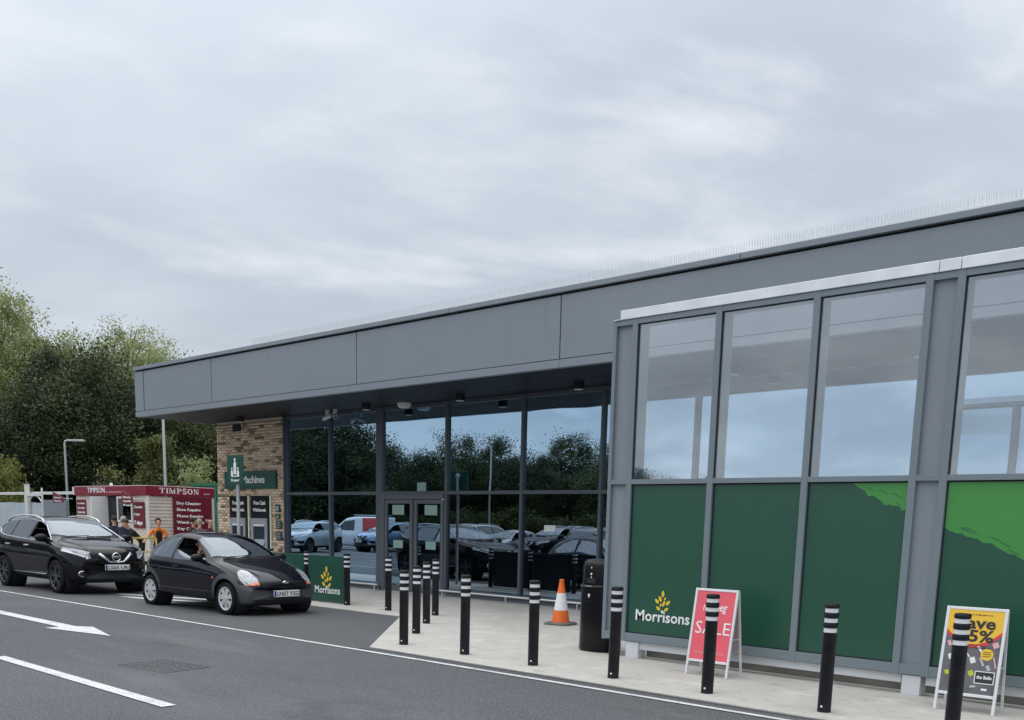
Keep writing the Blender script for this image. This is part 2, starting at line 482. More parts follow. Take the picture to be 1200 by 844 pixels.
def lathe(bm, prof, n=24, axis='Z', origin=(0, 0, 0), cap=True):
    """prof: list of (radius, height)"""
    o = Vector(origin)
    rings = []
    for r, h in prof:
        ring = []
        for k in range(n):
            a = 2 * math.pi * k / n
            c, s = r * math.cos(a), r * math.sin(a)
            p = Vector((c, s, h)) if axis == 'Z' else (Vector((c, h, s)) if axis == 'Y' else Vector((h, c, s)))
            ring.append(bm.verts.new(o + p))
        rings.append(ring)
    for a, b in zip(rings, rings[1:]):
        for k in range(n):
            bm.faces.new((a[k], a[(k + 1) % n], b[(k + 1) % n], b[k]))
    if cap:
        if prof[0][0] > 1e-5: bm.faces.new(rings[0][::-1])
        if prof[-1][0] > 1e-5: bm.faces.new(rings[-1])

def prism(bm, poly, y0, y1, plane='XZ'):
    """extrude polygon given in a plane along the third axis"""
    def P(a, b, t):
        return (a, t, b) if plane == 'XZ' else ((t, a, b) if plane == 'YZ' else (a, b, t))
    v0 = [bm.verts.new(P(a, b, y0)) for a, b in poly]
    v1 = [bm.verts.new(P(a, b, y1)) for a, b in poly]
    n = len(poly)
    bm.faces.new(v0[::-1]); bm.faces.new(v1)
    for i in range(n):
        j = (i + 1) % n
        bm.faces.new((v0[i], v0[j], v1[j], v1[i]))

def sheet(bm, poly, z):
    bm.faces.new([bm.verts.new((x, y, z)) for x, y in poly])

def np_mesh(name, verts, quads):
    me = bpy.data.meshes.new(name)
    verts = np.asarray(verts, np.float32); quads = np.asarray(quads, np.int32)
    k = quads.shape[1]
    me.vertices.add(len(verts)); me.vertices.foreach_set('co', verts.ravel())
    me.loops.add(quads.size); me.loops.foreach_set('vertex_index', quads.ravel())
    me.polygons.add(len(quads))
    me.polygons.foreach_set('loop_start', np.arange(0, quads.size, k, dtype=np.int32))
    me.polygons.foreach_set('loop_total', np.full(len(quads), k, np.int32))
    me.update(); me.validate()
    return me

def text(name, body, size, mat, parent, loc, rot, width=None, bold=0.0, depth=0.002, shear=0.0, align='LEFT', spacing=1.0, height=None):
    cu = bpy.data.curves.new(name, 'FONT')
    cu.body = body; cu.size = size; cu.offset = bold; cu.extrude = depth; cu.shear = shear
    cu.align_x = align; cu.space_character = spacing; cu.resolution_u = 2
    tmp = bpy.data.objects.new(name, cu)
    COL.objects.link(tmp)
    bpy.context.view_layer.update()
    dg = bpy.context.evaluated_depsgraph_get()
    me = bpy.data.meshes.new_from_object(tmp.evaluated_get(dg))
    bpy.data.objects.remove(tmp); bpy.data.curves.remove(cu)
    me.materials.clear()
    co = np.zeros(len(me.vertices) * 3, np.float32)
    me.vertices.foreach_get('co', co); co = co.reshape(-1, 3)
    if len(co):
        if width:
            w = co[:, 0].max() - co[:, 0].min(); k = width / w
            co[:, 0] *= k
        if height:
            hh = co[:, 1].max() - co[:, 1].min()
            co[:, 1] *= height / hh
        me.vertices.foreach_set('co', co.ravel()); me.update()
    o = new_obj(name, me, mat, parent)
    o.location = loc; o.rotation_euler = rot
    return o
FRONT = (R(90), 0, 0)            # reads from -Y
RIGHTF = (R(90), 0, R(90))       # reads from +X

def dup(root, parent=None):
    c = root.copy(); COL.objects.link(c)
    if parent is not None:
        c.parent = parent
    for ch in list(root.children):
        dup(ch, c)
    return c

def petals_logo(parent, cx, y, zbase, s, mat_y='logo_yellow'):
    """ear of nine yellow grains over a white dot; s = height of the ear in metres"""
    spec = [(0, .86, .085, .17, 0), (-.22, .60, .08, .155, 28), (.20, .62, .055, .09, -25), (-.50, .47, .085, .15, 48),
            (.46, .42, .085, .16, -48), (-.16, .28, .055, .085, 0), (.10, .36, .075, .16, -22), (-.36, .10, .08, .15, 55), (.33, .07, .08, .15, -55)]
    for (u, w, a, b, ang) in spec:
        bm = bmesh.new()
        ca, sa = math.cos(R(ang)), math.sin(R(ang))
        poly = []
        for k in range(12):
            t = 2 * math.pi * k / 12
            px_, pz_ = a * math.sin(t) * (1 - .12 * math.cos(t)), b * math.cos(t)
            poly.append((cx + (u * .72 + px_ * ca - pz_ * sa) * s, zbase + (w + px_ * sa + pz_ * ca) * s))
        prism(bm, poly, y - .002, y)
        obj('logo_grain', bm, mat_y, parent)

def world_built(root):
    """children were modelled in world coordinates"""
    inv = (Matrix.Translation(root.location) @ Euler(root.rotation_euler).to_matrix().to_4x4()).inverted()
    for ch in root.children:
        ch.matrix_parent_inverse = inv

# ================================================================== ground
bm = bmesh.new(); sheet(bm, [(-700, -700), (500, -700), (500, 700), (-700, 700)], 0.0)
structure(obj('road', bm, 'asphalt'))
# drop-off bay: newer, darker surfacing between the edge line and the paving
bm = bmesh.new(); sheet(bm, [(-60, 7.93), (-10.25, 7.93), (-9.9, 8.06), (9, 8.06), (9, 8.2), (-10.2, 8.2), (-13.3, 11.5), (-60, 11.5)], 0.004)
structure(obj('drop_off_bay', bm, 'asphalt_dark'))
bm = bmesh.new()
poly = [(-10.20, 8.12), (9, 8.10), (9, 15.6), (-34, 15.6), (-34, 11.24), (-13.25, 11.22)]
v0 = [bm.verts.new((x, y, 0.0)) for x, y in poly]; v1 = [bm.verts.new((x, y, 0.012)) for x, y in poly]
bm.faces.new(v1)
for i in range(len(poly)):
    j = (i + 1) % len(poly); bm.faces.new((v0[i], v0[j], v1[j], v1[i]))
structure(obj('pavement', bm, 'concrete'))
bm = bmesh.new(); sheet(bm, [(-140, -30), (40, -45), (40, -120), (-140, -120)], 0.02)
structure(obj('verge', bm, 'grass'))
bm = bmesh.new(); sheet(bm, [(-140, 14), (-46, 14), (-40, 30), (-36, 60), (-140, 90)], 0.02)
structure(obj('verge', bm, 'grass'))

# painted markings
def marking(name, polys, label):
    bm = bmesh.new()
    for pl in polys:
        sheet(bm, pl, 0.008)
    o = obj(name, bm, 'road_paint')
    return structure(o)
marking('edge_line', [[(-60, 7.815), (9, 7.80), (9, 7.878), (-60, 7.898)]], '')
marking('lane_dash', [[(-11.95, 4.11), (-7.97, 4.08), (-7.97, 4.22), (-11.95, 4.25)]], '')
marking('lane_dash', [[(-21.9, 4.13), (-17.9, 4.11), (-17.9, 4.25), (-21.9, 4.27)]], '')
marking('lane_dash', [[(-32.9, 4.13), (-28.9, 4.11), (-28.9, 4.25), (-32.9, 4.27)]], '')
marking('lane_arrow', [[(-18.3, 6.04), (-14.66, 5.98), (-14.62, 5.76), (-13.18, 6.06), (-14.40, 6.36), (-14.60, 6.20), (-18.3, 6.24)]], '')
marking('hatching', [[(-20.6, 9.45), (-20.1, 9.45), (-17.6, 10.35), (-18.2, 10.35)],
                     [(-19.7, 9.25), (-19.0, 9.25), (-16.4, 10.20), (-17.1, 10.20)],
                     [(-18.3, 9.25), (-17.7, 9.25), (-15.6, 10.0), (-16.3, 10.0)]], '')
marking('bay_line', [[(-60, -1.35), (-22, -1.35), (-22, -1.25), (-60, -1.25)]], '')
for k in range(12):
    x = -58 + 2.9 * k
    marking('parking_line', [[(x, -9.5), (x + .1, -9.5), (x + .1, -4.6), (x, -4.6)]], '')

# iron gully cover let into the road
mh = thing('drain_cover', 'rectangular iron drain cover sunk in the road beside the white dash', 'drain cover', (-10.2, 5.27, 0), R(8))
bm = bmesh.new()
for a in ((-.42, .42, -.30, -.290), (-.42, .42, .288, .30), (-.42, -.409, -.29, .288), (.409, .42, -.29, .288)):
    box(bm, *a, -0.01, 0.005)
obj('rim', bm, 'asphalt_dark', mh)
bm = bmesh.new(); sheet(bm, [(-.40, -.28), (.40, -.28), (.40, .28), (-.40, .28)], 0.003)
obj('plate', bm, 'asphalt', mh)
bm = bmesh.new()
for i in range(9):
    for j in range(6):
        x, y = -.33 + i * .083, -.21 + j * .085
        box(bm, x - .026, x + .026, y - .026, y + .026, 0.001, 0.006)
o = obj('tread', bm, 'asphalt', mh)

# ================================================================== supermarket
YG, YF, ZS = 15.20, 13.00, 4.20
shop = thing('supermarket', 'long grey clad supermarket with dark glass front under deep canopy', 'building', (-14, 15.2, 0))
XL, XR = -26.2, 4.0
# canopy edge: panels, coping, trim
joints = [XL + .27, -25.70 + .0, -22.34, -16.75, -11.34, XR]
joints = [-25.72, -22.34, -16.75, -11.34, XR]
B('corner_panel', 'cladding', shop, XL, -25.745, YF - .004, YF + .05, 4.335, 5.335, bevel=.004)
for a, b in zip(joints, joints[1:]):
    B('fascia_panel', 'cladding', shop, a + .012, b - .012, YF, YF + .05, 4.335, 5.335, bevel=.004)
B('backing', 'gap', shop, XL + .02, XR, YF + .052, YF + .12, ZS + .05, 5.37)
for a, b in ((XL - .02, -20.0), (-19.99, -14.0), (-13.99, -8.0), (-7.99, -2.0), (-1.99, XR)):
    B('coping', 'cladding', shop, a, b, YF - .045, YF + .34, 5.372, 5.455, bevel=.006)
for a, b in ((XL - .006, -17.0), (-16.995, -11.34), (-11.335, XR)):
    B('bottom_trim', 'cladding', shop, a, b, YF - .012, YF + .1, 4.195, 4.322, bevel=.004)
B('end_panel', 'cladding', shop, XL - .002, XL + .018, YF + .11, YG + 6, 4.20, 5.36)
B('roof', 'cladding_dark', shop, XL + .02, XR, YF + .35, YG + 14, 5.30, 5.36)
# soffit boards
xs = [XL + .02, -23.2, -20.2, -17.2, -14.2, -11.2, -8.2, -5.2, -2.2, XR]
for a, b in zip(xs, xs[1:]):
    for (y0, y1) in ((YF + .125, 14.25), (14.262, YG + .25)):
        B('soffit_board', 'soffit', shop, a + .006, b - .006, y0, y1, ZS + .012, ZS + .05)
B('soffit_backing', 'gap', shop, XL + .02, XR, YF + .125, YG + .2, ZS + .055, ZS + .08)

# glass front: mullions, transoms, panes
mull = [(-22.52, .07), (-20.64, .065), (-18.71, .22), (-16.42, .07), (-14.17, .062), (-12.12, .062), (-10.05, .075), (-7.95, .075), (-5.85, .075), (-3.75, .075), (-1.65, .075), (.45, .075), (2.55, .075)]
for x, w in mull:
    B('mullion', 'frame_dark', shop, x - w / 2, x + w / 2, YG - .03, YG + .12, .10, ZS, bevel=.003)
B('head_rail', 'frame_dark', shop, -22.55, XR, YG - .02, YG + .12, ZS - .07, ZS + .008)
for (a, wa), (b, wb) in zip(mull, mull[1:]):
    x0, x1 = a + wa / 2, b - wb / 2
    B('transom', 'frame_dark', shop, x0, x1, YG - .026, YG + .11, 2.235, 2.305, bevel=.003)
    bowed = abs(a + 14.17) < .1
    gm = 'shop_glass_bowed' if bowed else 'shop_glass'
    B('glass_pane', gm, shop, x0, x1, YG + .03, YG + .042, 2.305, ZS - .07)
    if abs(a + 18.71) > .1:
        B('glass_pane', 'shop_glass' if a < -19 else 'shop_glass_clear', shop, x0, x1, YG + .03, YG + .042, .17, 2.235)
        B('sill', 'frame_dark', shop, x0, x1, YG - .03, YG + .12, .10, .17)
        B('base_plinth', 'frame_dark', shop, x0 - wa / 2, x1 + wb / 2, YG + .0, YG + .12, .0, .095)
# sliding doors
dx0, dx1 = -18.60, -16.46
B('door_header', 'frame_door', shop, dx0, dx1, YG - .06, YG + .1, 2.13, 2.234, bevel=.004)
B('door_jamb', 'frame_door', shop, dx0, dx0 + .10, YG - .05, YG + .1, .0, 2.13, bevel=.003)
B('threshold', 'stainless', shop, dx0 + .1, dx1, YG - .05, YG + .15, .012, .03)
for k, (a, b) in enumerate(((-18.50, -17.50), (-17.46, -16.47))):
    d = B('door', 'frame_door', shop, a, a + .10, YG - .035, YG + .02, .03, 2.12, bevel=.003)
    B('door_stile', 'frame_door', d, b - .10, b, YG - .035, YG + .02, .03, 2.12, bevel=.003)
    B('door_rail', 'frame_door', d, a + .1, b - .1, YG - .035, YG + .02, 2.03, 2.12)
    B('door_rail', 'frame_door', d, a + .1, b - .1, YG - .035, YG + .02, .03, .16)
    B('pane', 'door_glass', d, a + .1, b - .1, YG - .01, YG, .16, 2.03)
    for z0, z1, s in ((1.78, 2.0, .27), (1.02, 1.20, .22)):
        c = (a + b) / 2 + (.06 if k else -.03)
        B('door_notice', 'notice', d, c - s / 1.3, c + s / 1.3, YG - .013, YG - .011, z0, z1)
B('window_notice', 'notice', shop, -17.42, -17.12, YG + .026, YG + .029, 2.31, 2.50)
B('window_notice', 'camera_white', shop, -13.55, -13.25, YG + .026, YG + .029, 1.50, 1.62)

# brick bay with the cash machines
wallx0, wallx1 = -25.80, -22.57
wall = B('brick_wall', 'mortar', shop, wallx0 + .01, wallx1 - .005, YG - .045, YG + 5.5, 0, ZS + .005)
rng = random.Random(4)
vv, ff, tones = [], [], []
bl, bh, j = .215, .065, .010
course = 0
z = .012
while z + bh < ZS:
    x = wallx0 - (0 if course % 2 == 0 else (bl + j) / 2)
    while x < wallx1:
        a, b = max(x, wallx0), min(x + bl, wallx1)
        if b - a > .03:
            dz = rng.uniform(-.001, .001); dy = rng.uniform(-.003, .003)
            i0 = len(vv)
            y0, y1 = YG - .060 + dy, YG - .044
            for (xx, yy, zz) in ((a, y0, z), (b, y0, z), (b, y0, z + bh), (a, y0, z + bh), (a, y1, z), (b, y1, z), (b, y1, z + bh), (a, y1, z + bh)):
                vv.append((xx, yy, zz + dz))
            ff += [(i0, i0 + 1, i0 + 2, i0 + 3), (i0 + 3, i0 + 2, i0 + 6, i0 + 7), (i0, i0 + 4, i0 + 5, i0 + 1), (i0, i0 + 3, i0 + 7, i0 + 4), (i0 + 1, i0 + 5, i0 + 6, i0 + 2)]
            t = rng.random()
            t = t if rng.random() > .05 else rng.uniform(0, .15)
            tones += [t] * 5
        x += bl + j
    z += bh + j; course += 1
# return face of the wall
z = .012; course = 0
while z + bh < ZS:
    y = YG - .05 - (0 if course % 2 else (bl + j) / 2)
    while y < YG + 5.4:
        a, b = max(y, YG - .05), min(y + bl, YG + 5.4)
        if b - a > .03:
            i0 = len(vv); x0, x1 = wallx0 - .006, wallx0 + .012
            for (xx, yy, zz) in ((x0, a, z), (x0, b, z), (x0, b, z + bh), (x0, a, z + bh)):
                vv.append((xx, yy, zz))
            ff.append((i0, i0 + 3, i0 + 2, i0 + 1)); tones.append(rng.random())
        y += bl + j
    z += bh + j; course += 1
me = np_mesh('bricks', vv, ff)
at = me.attributes.new('tone', 'FLOAT', 'FACE'); at.data.foreach_set('value', np.array(tones, np.float32))
o = new_obj('bricks', me, 'brick', wall); o['kind'] = 'stuff'
B('edge_trim', 'frame_dark', shop, wallx1 + .0, wallx1 + .045, YG - .07, YG + .1, 0, ZS)
# remaining bulk of the building
B('rear_wall', 'cladding_dark', shop, wallx0 + .2, XR, YG + 14.0, YG + 14.2, 0, 5.3)
B('shop_floor', 'interior_floor', shop, wallx1, XR, YG + .13, YG + 14, .0, .014)
B('shop_partition', 'interior_wall', shop, wallx1, XR, YG + 7.0, YG + 7.2, .014, ZS)
B('shop_ceiling', 'interior_wall', shop, wallx1, XR, YG + .26, YG + 7, ZS + .005, ZS + .02)

# cash machine sign and machines belong to the building
sg = B('cash_sign', 'sign_green', shop, -25.34, -22.84, YG - .13, YG - .066, 2.40, 2.865, bevel=.004)
text('lettering', 'Cash Machines', .27, 'logo_white', sg, (-25.1, YG - .133, 2.55), FRONT, width=1.75, bold=.004)
for k, x0 in enumerate((-25.14, -24.08)):
    w = .90
    at_ = B('cash_machine', 'black_panel', shop, x0, x0 + w, YG - .11, YG - .066, .55, 2.215, bevel=.004)
    text('lettering', 'Free Cash', .145, 'logo_white', at_, (x0 + .16, YG - .113, 1.98), FRONT, width=.56, bold=.003)
    text('lettering', 'Withdrawals', .125, 'logo_white', at_, (x0 + .13, YG - .113, 1.80), FRONT, width=.62, bold=.003)
    bm = bmesh.new()
    for a in ((x0 + .08, x0 + .18, .80, 1.62), (x0 + .74, x0 + .84, .80, 1.62), (x0 + .18, x0 + .74, 1.40, 1.62), (x0 + .18, x0 + .74, .80, .90)):
        box(bm, a[0], a[1], YG - .16, YG - .108, a[2], a[3], bevel=.008)
    obj('machine_surround', bm, 'atm_grey', at_)
    B('screen', 'atm_screen', at_, x0 + .19, x0 + .73, YG - .125, YG - .112, 1.08, 1.395)
    bm = bmesh.new(); prism(bm, [(YG - .21, .90), (YG - .112, .90), (YG - .112, 1.07)], x0 + .20, x0 + .72, 'YZ')
    obj('keypad_shelf', bm, 'atm_grey', at_)
    B('light_strip', 'white_band', at_, x0 + .22, x0 + .70, YG - .165, YG - .161, 1.42, 1.46)
    B('strip_light', 'strip_cream', at_, x0 + w + .005, x0 + w + .055, YG - .10, YG - .066, .60, 2.215)
for z0, z1, w in ((1.80, 1.99, .2), (1.62, 1.74, .2), (1.36, 1.57, .28), (1.06, 1.29, .28)):
    pq = B('plaque', 'plaque' if w > .25 else 'sign_green', shop, -22.90 - .02, -22.90 - .02 + w, YG - .085, YG - .066, z0, z1, bevel=.003)
    bm = bmesh.new()
    if w > .25:
        for i in range(4):
            zz = z1 - .04 - i * .042
            box(bm, -22.88, -22.88 + .17 - .03 * (i % 2), YG - .0875, YG - .0853, zz - .012, zz)
    else:
        box(bm, -22.87, -22.79, YG - .0875, YG - .0853, z0 + .03, z1 - .05)
    obj('print', bm, 'print_steel', pq)

# lamps, cameras and vents below the canopy
def soffit_part(name, x, y, kind):
    if kind == 'spot':
        bm = bmesh.new(); lathe(bm, [(.10, ZS - .11), (.10, ZS + .011)], 16, origin=(x, y, 0))
        p_ = obj('downlight', bm, 'black_plastic', shop, True, 40)
        bm = bmesh.new(); lathe(bm, [(.085, ZS - .118), (.085, ZS - .111)], 16, origin=(x, y, 0))
        obj('lens', bm, 'lamp_glass', p_)
    else:
        bm = bmesh.new(); lathe(bm, [(.02, ZS - .105), (.12, ZS - .09), (.155, ZS - .05), (.16, ZS + .011)], 20, origin=(x, y, 0))
        obj('bulkhead_light', bm, 'lamp_glass', shop, True, 40)
for x in (-23.7, -18.46, -15.4, -12.25, -9.0, -6.0):
    soffit_part('spot', x, 14.60, 'spot')
soffit_part('bulk', -17.55, 14.95, 'bulk')
for x, rz in ((-20.25, 200), (-19.95, 330)):
    bm = bmesh.new(); lathe(bm, [(.055, ZS - .09), (.055, ZS + .011)], 12, origin=(x, 14.85, 0))
    cmr = obj('security_camera', bm, 'camera_white', shop, True, 40)
    bm = bmesh.new()
    d = Vector((math.cos(R(rz)), math.sin(R(rz)), -.35)).normalized()
    c = Vector((x, 14.85, ZS - .15))
    tube(bm, [c - d * .10, c + d * .13], .052, 12)
    obj('camera_housing', bm, 'camera_white', cmr, True, 40)
    bm = bmesh.new(); tube(bm, [c + d * .131, c + d * .137], .040, 12)
    obj('lens', bm, 'black_plastic', cmr)
B('vent', 'gap', shop, -24.95, -24.55, YG - .075, YG - .061, 3.93, 4.12)

# bird spikes along the coping
rng = random.Random(9)
vs_, fs_ = [], []
x = -20.5
while x < XR:
    for (oy, lean) in ((-.02, -.35), (.03, 0.0), (.08, .35)):
        h = .135; bx_, by_ = x + rng.uniform(-.004, .004), YF + oy
        tx, ty = bx_ + rng.uniform(-.012, .012), by_ + lean * .09 + rng.uniform(-.006, .006)
        i0 = len(vs_); r_ = .0016
        for k in range(3):
            a = 2.094 * k
            vs_.append((bx_ + r_ * math.cos(a), by_ + r_ * math.sin(a), 5.46))
        for k in range(3):
            a = 2.094 * k
            vs_.append((tx + r_ * math.cos(a), ty + r_ * math.sin(a), 5.46 + h))
        for k in range(3):
            fs_.append((i0 + k, i0 + (k + 1) % 3, i0 + 3 + (k + 1) % 3, i0 + 3 + k))
    x += .042
o = new_obj('bird_spikes', np_mesh('bird_spikes', vs_, fs_), 'spike_steel', shop); o['kind'] = 'stuff'
for k in range(12):
    B('spike_strip', 'spike_base', shop, -20.5 + 2.04 * k, -20.5 + 2.04 * k + 2.03, YF - .035, YF + .10, 5.4555, 5.468)
world_built(shop)

# low guard rails in front of the glass
def guard_rail(x0, x1, label):
    g = thing('guard_rail', label, 'rail', ((x0 + x1) / 2, 14.9, .012), 0, 'low rails along the shop front')
    bm = bmesh.new(); tube(bm, [(x0, 14.9, .155), (x1, 14.9, .155)], .022, 10)
    obj('rail', bm, 'stainless', g, True, 40)
    n = max(2, int(round((x1 - x0) / 1.95)) + 1)
    for k in range(n):
        x = x0 + .12 + (x1 - x0 - .24) * k / (n - 1)
        bm = bmesh.new(); tube(bm, [(x, 14.9, .012), (x, 14.9, .14)], .018, 8)
        obj('post', bm, 'stainless', g, True, 40)
        bm = bmesh.new(); lathe(bm, [(.045, .012), (.045, .018)], 12, origin=(x, 14.9, 0))
        obj('foot_plate', bm, 'stainless', g)
    world_built(g)
guard_rail(-16.30, -8.4, 'long low steel guard rail right of the sliding doors')
guard_rail(-22.3, -18.42, 'low steel guard rail left of the sliding doors')

# things standing inside, behind the glass
t = thing('folding_chair', 'white folding chair standing inside behind the glass', 'chair', (-15.35, 16.0, .014), R(20))
for sx in (-.2, .2):
    bm = bmesh.new(); tube(bm, [(sx, -.22, 0), (sx, .16, .86)], .014, 8); obj('leg', bm, 'white_band', t, True)
    bm = bmesh.new(); tube(bm, [(sx * .92, .26, 0), (sx * .92, -.14, .46)], .014, 8); obj('leg', bm, 'white_band', t, True)
B('seat', 'white_band', t, -.2, .2, -.2, .2, .44, .465, bevel=.008)
B('backrest', 'white_band', t, -.19, .19, .115, .14, .66, .84, bevel=.008)
t = thing('carton_stack', 'tall stack of beige cartons inside behind the glass', 'cartons', (-14.75, 16.3, .014))
for k in range(3):
    B('carton', 'cardboard', t, -.22 + .01 * k, .20, -.2, .2, .002 + .42 * k, .42 * (k + 1), bevel=.004)
t = thing('display_rack', 'dark rack of small goods inside behind the glass near the litter bin', 'rack', (-13.0, 16.3, .014))
for x in (-.7, .7):
    for y in (-.25, .25):
        B('post', 'black_plastic', t, x - .02, x + .02, y - .02, y + .02, 0, 1.35)
for z in (.25, .65, 1.05):
    B('shelf', 'atm_grey', t, -.72, .72, -.27, .27, z, z + .02)
rng = random.Random(2)
for k in range(26):
    z = (.27, .67, 1.07)[k % 3]; x = -.62 + 1.24 * rng.random(); h = rng.uniform(.10, .24)
    B('goods', rng.choice(['atm_grey', 'poster_grey', 'cardboard', 'print_steel', 'notice']), t, x - .045, x + .045, -.25, -.12, z, z + h)

# ================================================================== glazed trolley screen
YB = 10.05
scr = thing('glazed_screen', 'tall grey framed glazed screen with green lower panels on short feet', 'screen', (-5.5, 10.1, .012))
sx0, sx1 = -7.90, .35
mlist = [(-7.885, .05), (-7.585, .075), (-6.43, .075), (-5.255, .075), (-4.10, .075), (-3.80, .075), (-2.645, .075), (-1.49, .075), (-.335, .075), (sx1 - .03, .06)]
for x, w in mlist:
    B('upright', 'frame_grey', scr, x - w / 2, x + w / 2, YB, YB + .25, .215, 4.075, bevel=.003)
for (a, wa), (b, wb) in zip(mlist, mlist[1:]):
    x0, x1 = a + wa / 2, b - wb / 2
    B('transom', 'frame_grey', scr, x0, x1, YB + .003, YB + .245, 2.140, 2.196, bevel=.002)
    B('head', 'frame_grey', scr, x0, x1, YB + .003, YB + .245, 4.012, 4.073, bevel=.002)
    B('bottom_rail', 'frame_grey', scr, x0, x1, YB + .003, YB + .245, .222, .322, bevel=.002)
    if x1 - x0 < .4:
        B('infill_panel', 'cladding', scr, x0, x1, YB + .045, YB + .06, .322, 2.14)
        B('infill_panel', 'cladding', scr, x0, x1, YB + .045, YB + .06, 2.196, 4.012)
        continue
    B('window_pane', 'screen_glass', scr, x0, x1, YB + .030, YB + .038, 2.196, 4.012)
    B('gasket', 'gap', scr, x0, x0 + .011, YB + .018, YB + .0295, 2.196, 4.012)
    B('gasket', 'gap', scr, x0 + .011, x1, YB + .018, YB + .0295, 4.002, 4.012)
    gp = B('green_panel', 'panel_green', scr, x0, x1, YB + .040, YB + .058, .322, 2.14)
    for z0, z1 in ((2.126, 2.14), (.322, .334)):
        B('gasket', 'gap', gp, x0, x1, YB + .03, YB + .0395, z0, z1)
    B('gasket', 'gap', gp, x0, x0 + .011, YB + .03, YB + .0395, .334, 2.126)
    # brush stroke of lighter green printed across the panels
    def edge(x):
        return 2.13 - (x + 4.82) * .40
    rngb = random.Random(int(-a * 100))
    if x1 > -4.85:
        xa = max(x0 + .012, -4.82); n = 26
        lower = []
        for k in range(n + 1):
            xx = xa + (x1 - xa) * k / n
            zz = edge(xx) + .02 * math.sin(xx * 9) + (rngb.uniform(-.035, .03) if (k % 7) in (2, 3, 4) else rngb.uniform(-.006, .006))
            lower.append((xx, min(2.125, max(.34, zz))))
        if x0 < -4.85: lower[0] = (xa, 2.1245)
        poly = lower + [(x1, 2.126), (xa, 2.126)]
        bm = bmesh.new()
        for (p0, p1) in zip(lower, lower[1:]):
            vs4 = [bm.verts.new((q[0], YB + .0385, q[1])) for q in (p0, p1, (p1[0], 2.126), (p0[0], 2.126))]
            if abs(p0[1] - 2.126) < 1e-3 and abs(p1[1] - 2.126) < 1e-3: continue
            bm.faces.new(vs4)
        bmesh.ops.remove_doubles(bm, verts=bm.verts[:], dist=1e-5)
        obj('brush_stroke', bm, 'brush_green', gp)
        bm = bmesh.new()
        for k in range(7):
            xx = xa + (x1 - xa) * rngb.uniform(.1, .85); zz = edge(xx) + rngb.uniform(.02, .10); L = rngb.uniform(.06, .16)
            if zz > 2.09 or zz < .4: continue
            vs4 = [bm.verts.new((xx, YB + .0375, zz)), bm.verts.new((xx + L, YB + .0375, zz - L * .45)), bm.verts.new((xx + L * .9, YB + .0375, zz - L * .45 + .012)), bm.verts.new((xx + L * .2, YB + .0375, zz - .002))]
            bm.faces.new(vs4)
        if bm.faces: obj('brush_gap', bm, 'panel_green', gp)
        else: bm.free()
    if abs(a + 7.585) < .01:
        text('lettering', 'Morrisons', .20, 'logo_white', gp, (-7.425, YB + .0385, .492), FRONT, width=.79, bold=.0025, height=.135)
        petals_logo(gp, -7.02, YB + .0385, .632, .235)
        bm = bmesh.new(); lathe(bm, [(.018, YB + .036), (.018, YB + .0385)], 14, 'Y', (-7.02, 0, .618)); obj('logo_dot', bm, 'logo_white', gp)
for a, b in ((-7.80, -7.49), (-7.488, -4.02), (-4.012, -3.815), (-3.807, -.5), (-.497, sx1)):
    B('flashing', 'galvanised', scr, a, b, YB - .012, YB + .20, 4.078, 4.186, bevel=.005)
B('flashing_end', 'galvanised', scr, -7.90, -7.803, YB - .012, YB + .2, 4.078, 4.088)
bm = bmesh.new()
B('base_beam', 'sill_white', scr, -7.56, -4.05, YB + .05, YB + .16, .125, .213)
B('base_beam', 'sill_white', scr, -3.80, sx1, YB + .05, YB + .16, .125, .213)
for x in (-7.535, -4.03, -.4):
    f = B('foot', 'sill_white', scr, x, x + .19, YB + .02, YB + .18, .012, .2145, bevel=.004)
world_built(scr)
pl = thing('trolley_kerb', 'low grey kerb running behind the feet of the glazed screen', 'kerb', (-3.6, 10.45, .012))
B('kerb_stone', 'plinth', pl, -7.42, sx1, 10.36, 10.52, .0, .10, bevel=.01)
world_built(pl)

# ================================================================== bollards
def bollard_mesh():
    Hb, r = .985, .0615
    bm = bmesh.new()
    prof = [(r * .98, 0.0), (r * .98, Hb - .262), (r * 1.0, Hb - .260)]
    lathe(bm, prof, 28)
    body = bm
    bw = bmesh.new()
    lathe(bw, [(r * .93, Hb - .262), (r * .93, Hb - .03)], 28)
    bk = bmesh.new()
    for z0, z1 in ((Hb - .222, Hb - .169), (Hb - .134, Hb - .080)):
        lathe(bk, [(r * .9, z0), (r * 1.03, z0 + .004), (r * 1.07, z0 + .010), (r * 1.07, z1 - .010), (r * 1.03, z1 - .004), (r * .9, z1)], 28)
    lathe(bk, [(r * .9, Hb - .045), (r * 1.04, Hb - .041), (r * 1.07, Hb - .034), (r * 1.07, Hb - .012), (r * .95, Hb - .003), (r * .6, Hb), (.001, Hb + .002)], 28)
    return body, bw, bk
b0 = thing('bollard', 'x', 'bollard', group='black bollards with white bands')
_bd, _bw, _bk = bollard_mesh()
obj('post', _bd, 'bollard_black', b0, True, 40)
obj('white_bands', _bw, 'white_band', b0, True, 40)
obj('cap_rings', _bk, 'bollard_black', b0, True, 40)
bm = bmesh.new(); lathe(bm, [(.010, -.0640), (.010, -.055)], 10, 'Y', (0, 0, .055)); obj('fixing_bolt', bm, 'galvanised', b0)
